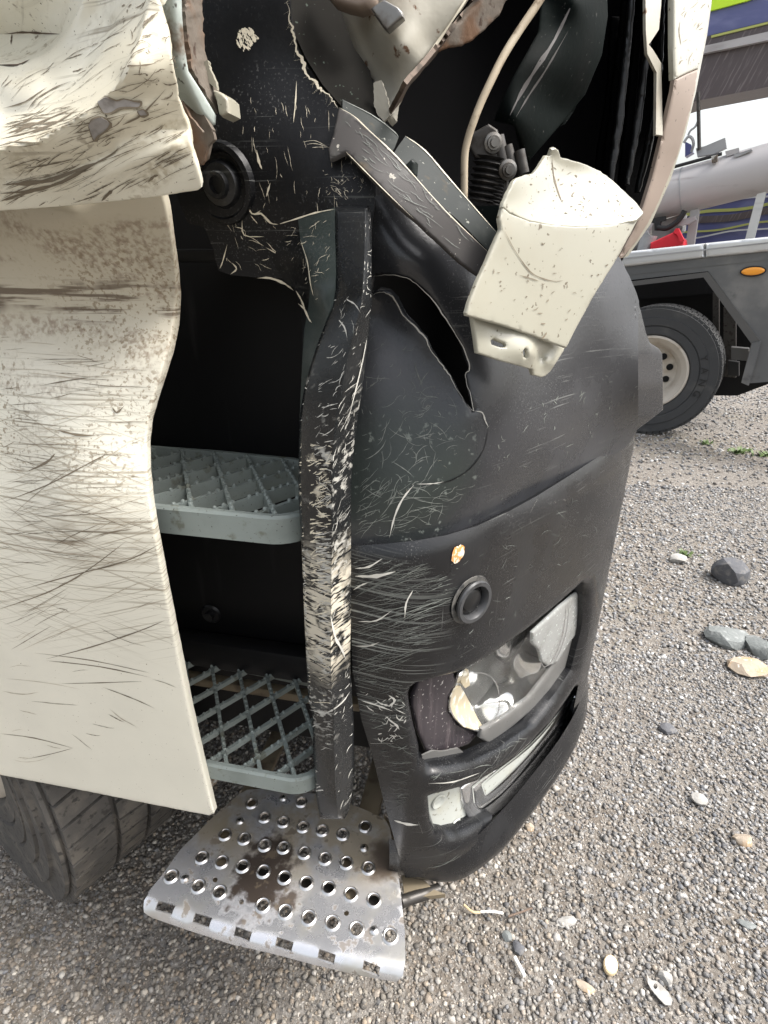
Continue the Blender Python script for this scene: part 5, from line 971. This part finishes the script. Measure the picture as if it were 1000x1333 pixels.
stone(910, 1042, 22, 17, 'rock_pale', 'pale blocky stone right of the bumper in open gravel', 10, .6)
stone(967, 1095, 26, 18, 'rock_tan', 'tan stone near the right picture edge', 11, .6)
stone(972, 1205, 26, 13, 'rock_green', 'flat grey green stone low at the right edge', 12, .4, -20)
stone(690, 1076, 13, 12, 'rock_tan', 'small ochre stone in front of the bumper bottom', 13, .7)
stone(870, 945, 24, 14, 'rock_dark', 'slate grey stone midway along the right gravel', 14, .5, 20)
stone(866, 1275, 20, 20, 'rock_pale', 'pale stone just above the metal scrap', 15, .6)
stone(270, 1012, 30, 22, 'rock_tan', 'brown stone under the lower footstep', 16, .6)
# cigarette
a, b = gpt(np.array([670., 683.]), np.array([1246., 1271.]), .006); V, F = tube_data([a, b], .0042, 12); o = mk('cigarette', V - a, F, 'paper_white', None); o.location = a; tag(o, 'white cigarette stub lying on the gravel', 'cigarette')
a, b = gpt(np.array([626., 655.]), np.array([1187., 1189.]), .008); V, F = tube_data(catmull([a, (a + b) / 2 + np.array([0, 0, .004]), b], 4), .0028, 8); o = mk('paper_stick', V - a, F, 'paper_white', None); o.location = a; tag(o, 'thin white stick lying beside the steel step', 'stick')
a = gpt(np.array([604., 615., 625.]), np.array([1178., 1187., 1188.]), .008); V, F = tube_data(catmull(a, 4), .003, 8); o = mk('dry_twig', V - a[0], F, 'cork_tan', None); o.location = a[0]; tag(o, 'short tan twig touching the white stick', 'twig')
a = gpt(np.array([662., 680., 693.]), np.array([1193., 1187., 1182.]), .008); V, F = tube_data(catmull(a, 4), .0022, 8); o = mk('dry_twig', V - a[0], F, 'dry_twig', None); o.location = a[0]; tag(o, 'thin dark twig between the white stick and the oblong stone', 'twig')
# oval tag disc
GS = lambda z: (lambda px, py: gpt(px, py, z))
disc = empty('oval_disc', 'small oval tan disc with a pale square label on the gravel', 'disc', Matrix.Identity(4))
sheet('disc_body', ell(795.5, 1255, 9.6, 13.2, 28, -12), GS(.014), 'cork_tan', disc, thick=.006, step=3, roll=(2.5, .003), away=CW)
sheet('disc_face', ell(795.5, 1254.5, 7.4, 10.8, 28, -12), GS(.0152), 'paper_white', disc, thick=.001, step=3, away=CW)
sheet('disc_label', [(790, 1250), (798, 1248), (801, 1258), (793, 1260)], GS(.0166), 'tag_white', disc, thick=.0006, step=2, away=CW)
sheet_o = sheet('metal_scrap', [(842, 1266), (845, 1273), (849, 1276), (855, 1277), (862, 1283), (870, 1291), (876, 1302), (874, 1309), (866, 1308), (858, 1300), (848, 1288), (843, 1278)], GS(.012), 'rock_pale', None, [ell(853.5, 1284, 2.6, 3.6, 10)], thick=.002, step=3, jag=.3, away=CW); tag(sheet_o, 'flat pale metal scrap with a hole lying on the gravel', 'scrap')
# small weeds
def weed(px, py, n, h, label, seed, m='leaf_green'):
    rs = np.random.default_rng(seed); c = gpt(np.array([float(px)]), np.array([float(py)]))[0]; V = []; F = []
    for k in range(n):
        a = rs.uniform(0, 6.28); L_ = h * rs.uniform(.5, 1.2); w_ = L_ * .16; p0 = np.array([rs.normal(0, h * .5), rs.normal(0, h * .3), 0]); d = np.array([math.cos(a), math.sin(a), rs.uniform(.3, 1.1)]); d /= np.linalg.norm(d); sd = np.cross(d, [0, 0, 1]); sd /= np.linalg.norm(sd); o_ = len(V)
        V += [p0, p0 + d * L_ * .5 + sd * w_, p0 + d * L_, p0 + d * L_ * .5 - sd * w_]; F.append((o_, o_ + 1, o_ + 2, o_ + 3))
    o = mk('weed', V, F, m, None, False); o.location = (c[0], c[1], ground_z(c[0], c[1])); tag(o, label, 'weed')
weed(893, 720, 60, .035, 'low green weed beside the pale stone', 1)
weed(962, 586, 60, .06, 'sparse dull weed near the grey truck wheel at the right', 2)
weed(920, 577, 40, .05, 'sparse dull weed just right of the far tyre', 3)
weed(995, 590, 50, .06, 'sparse dull weed at the right picture edge', 4)
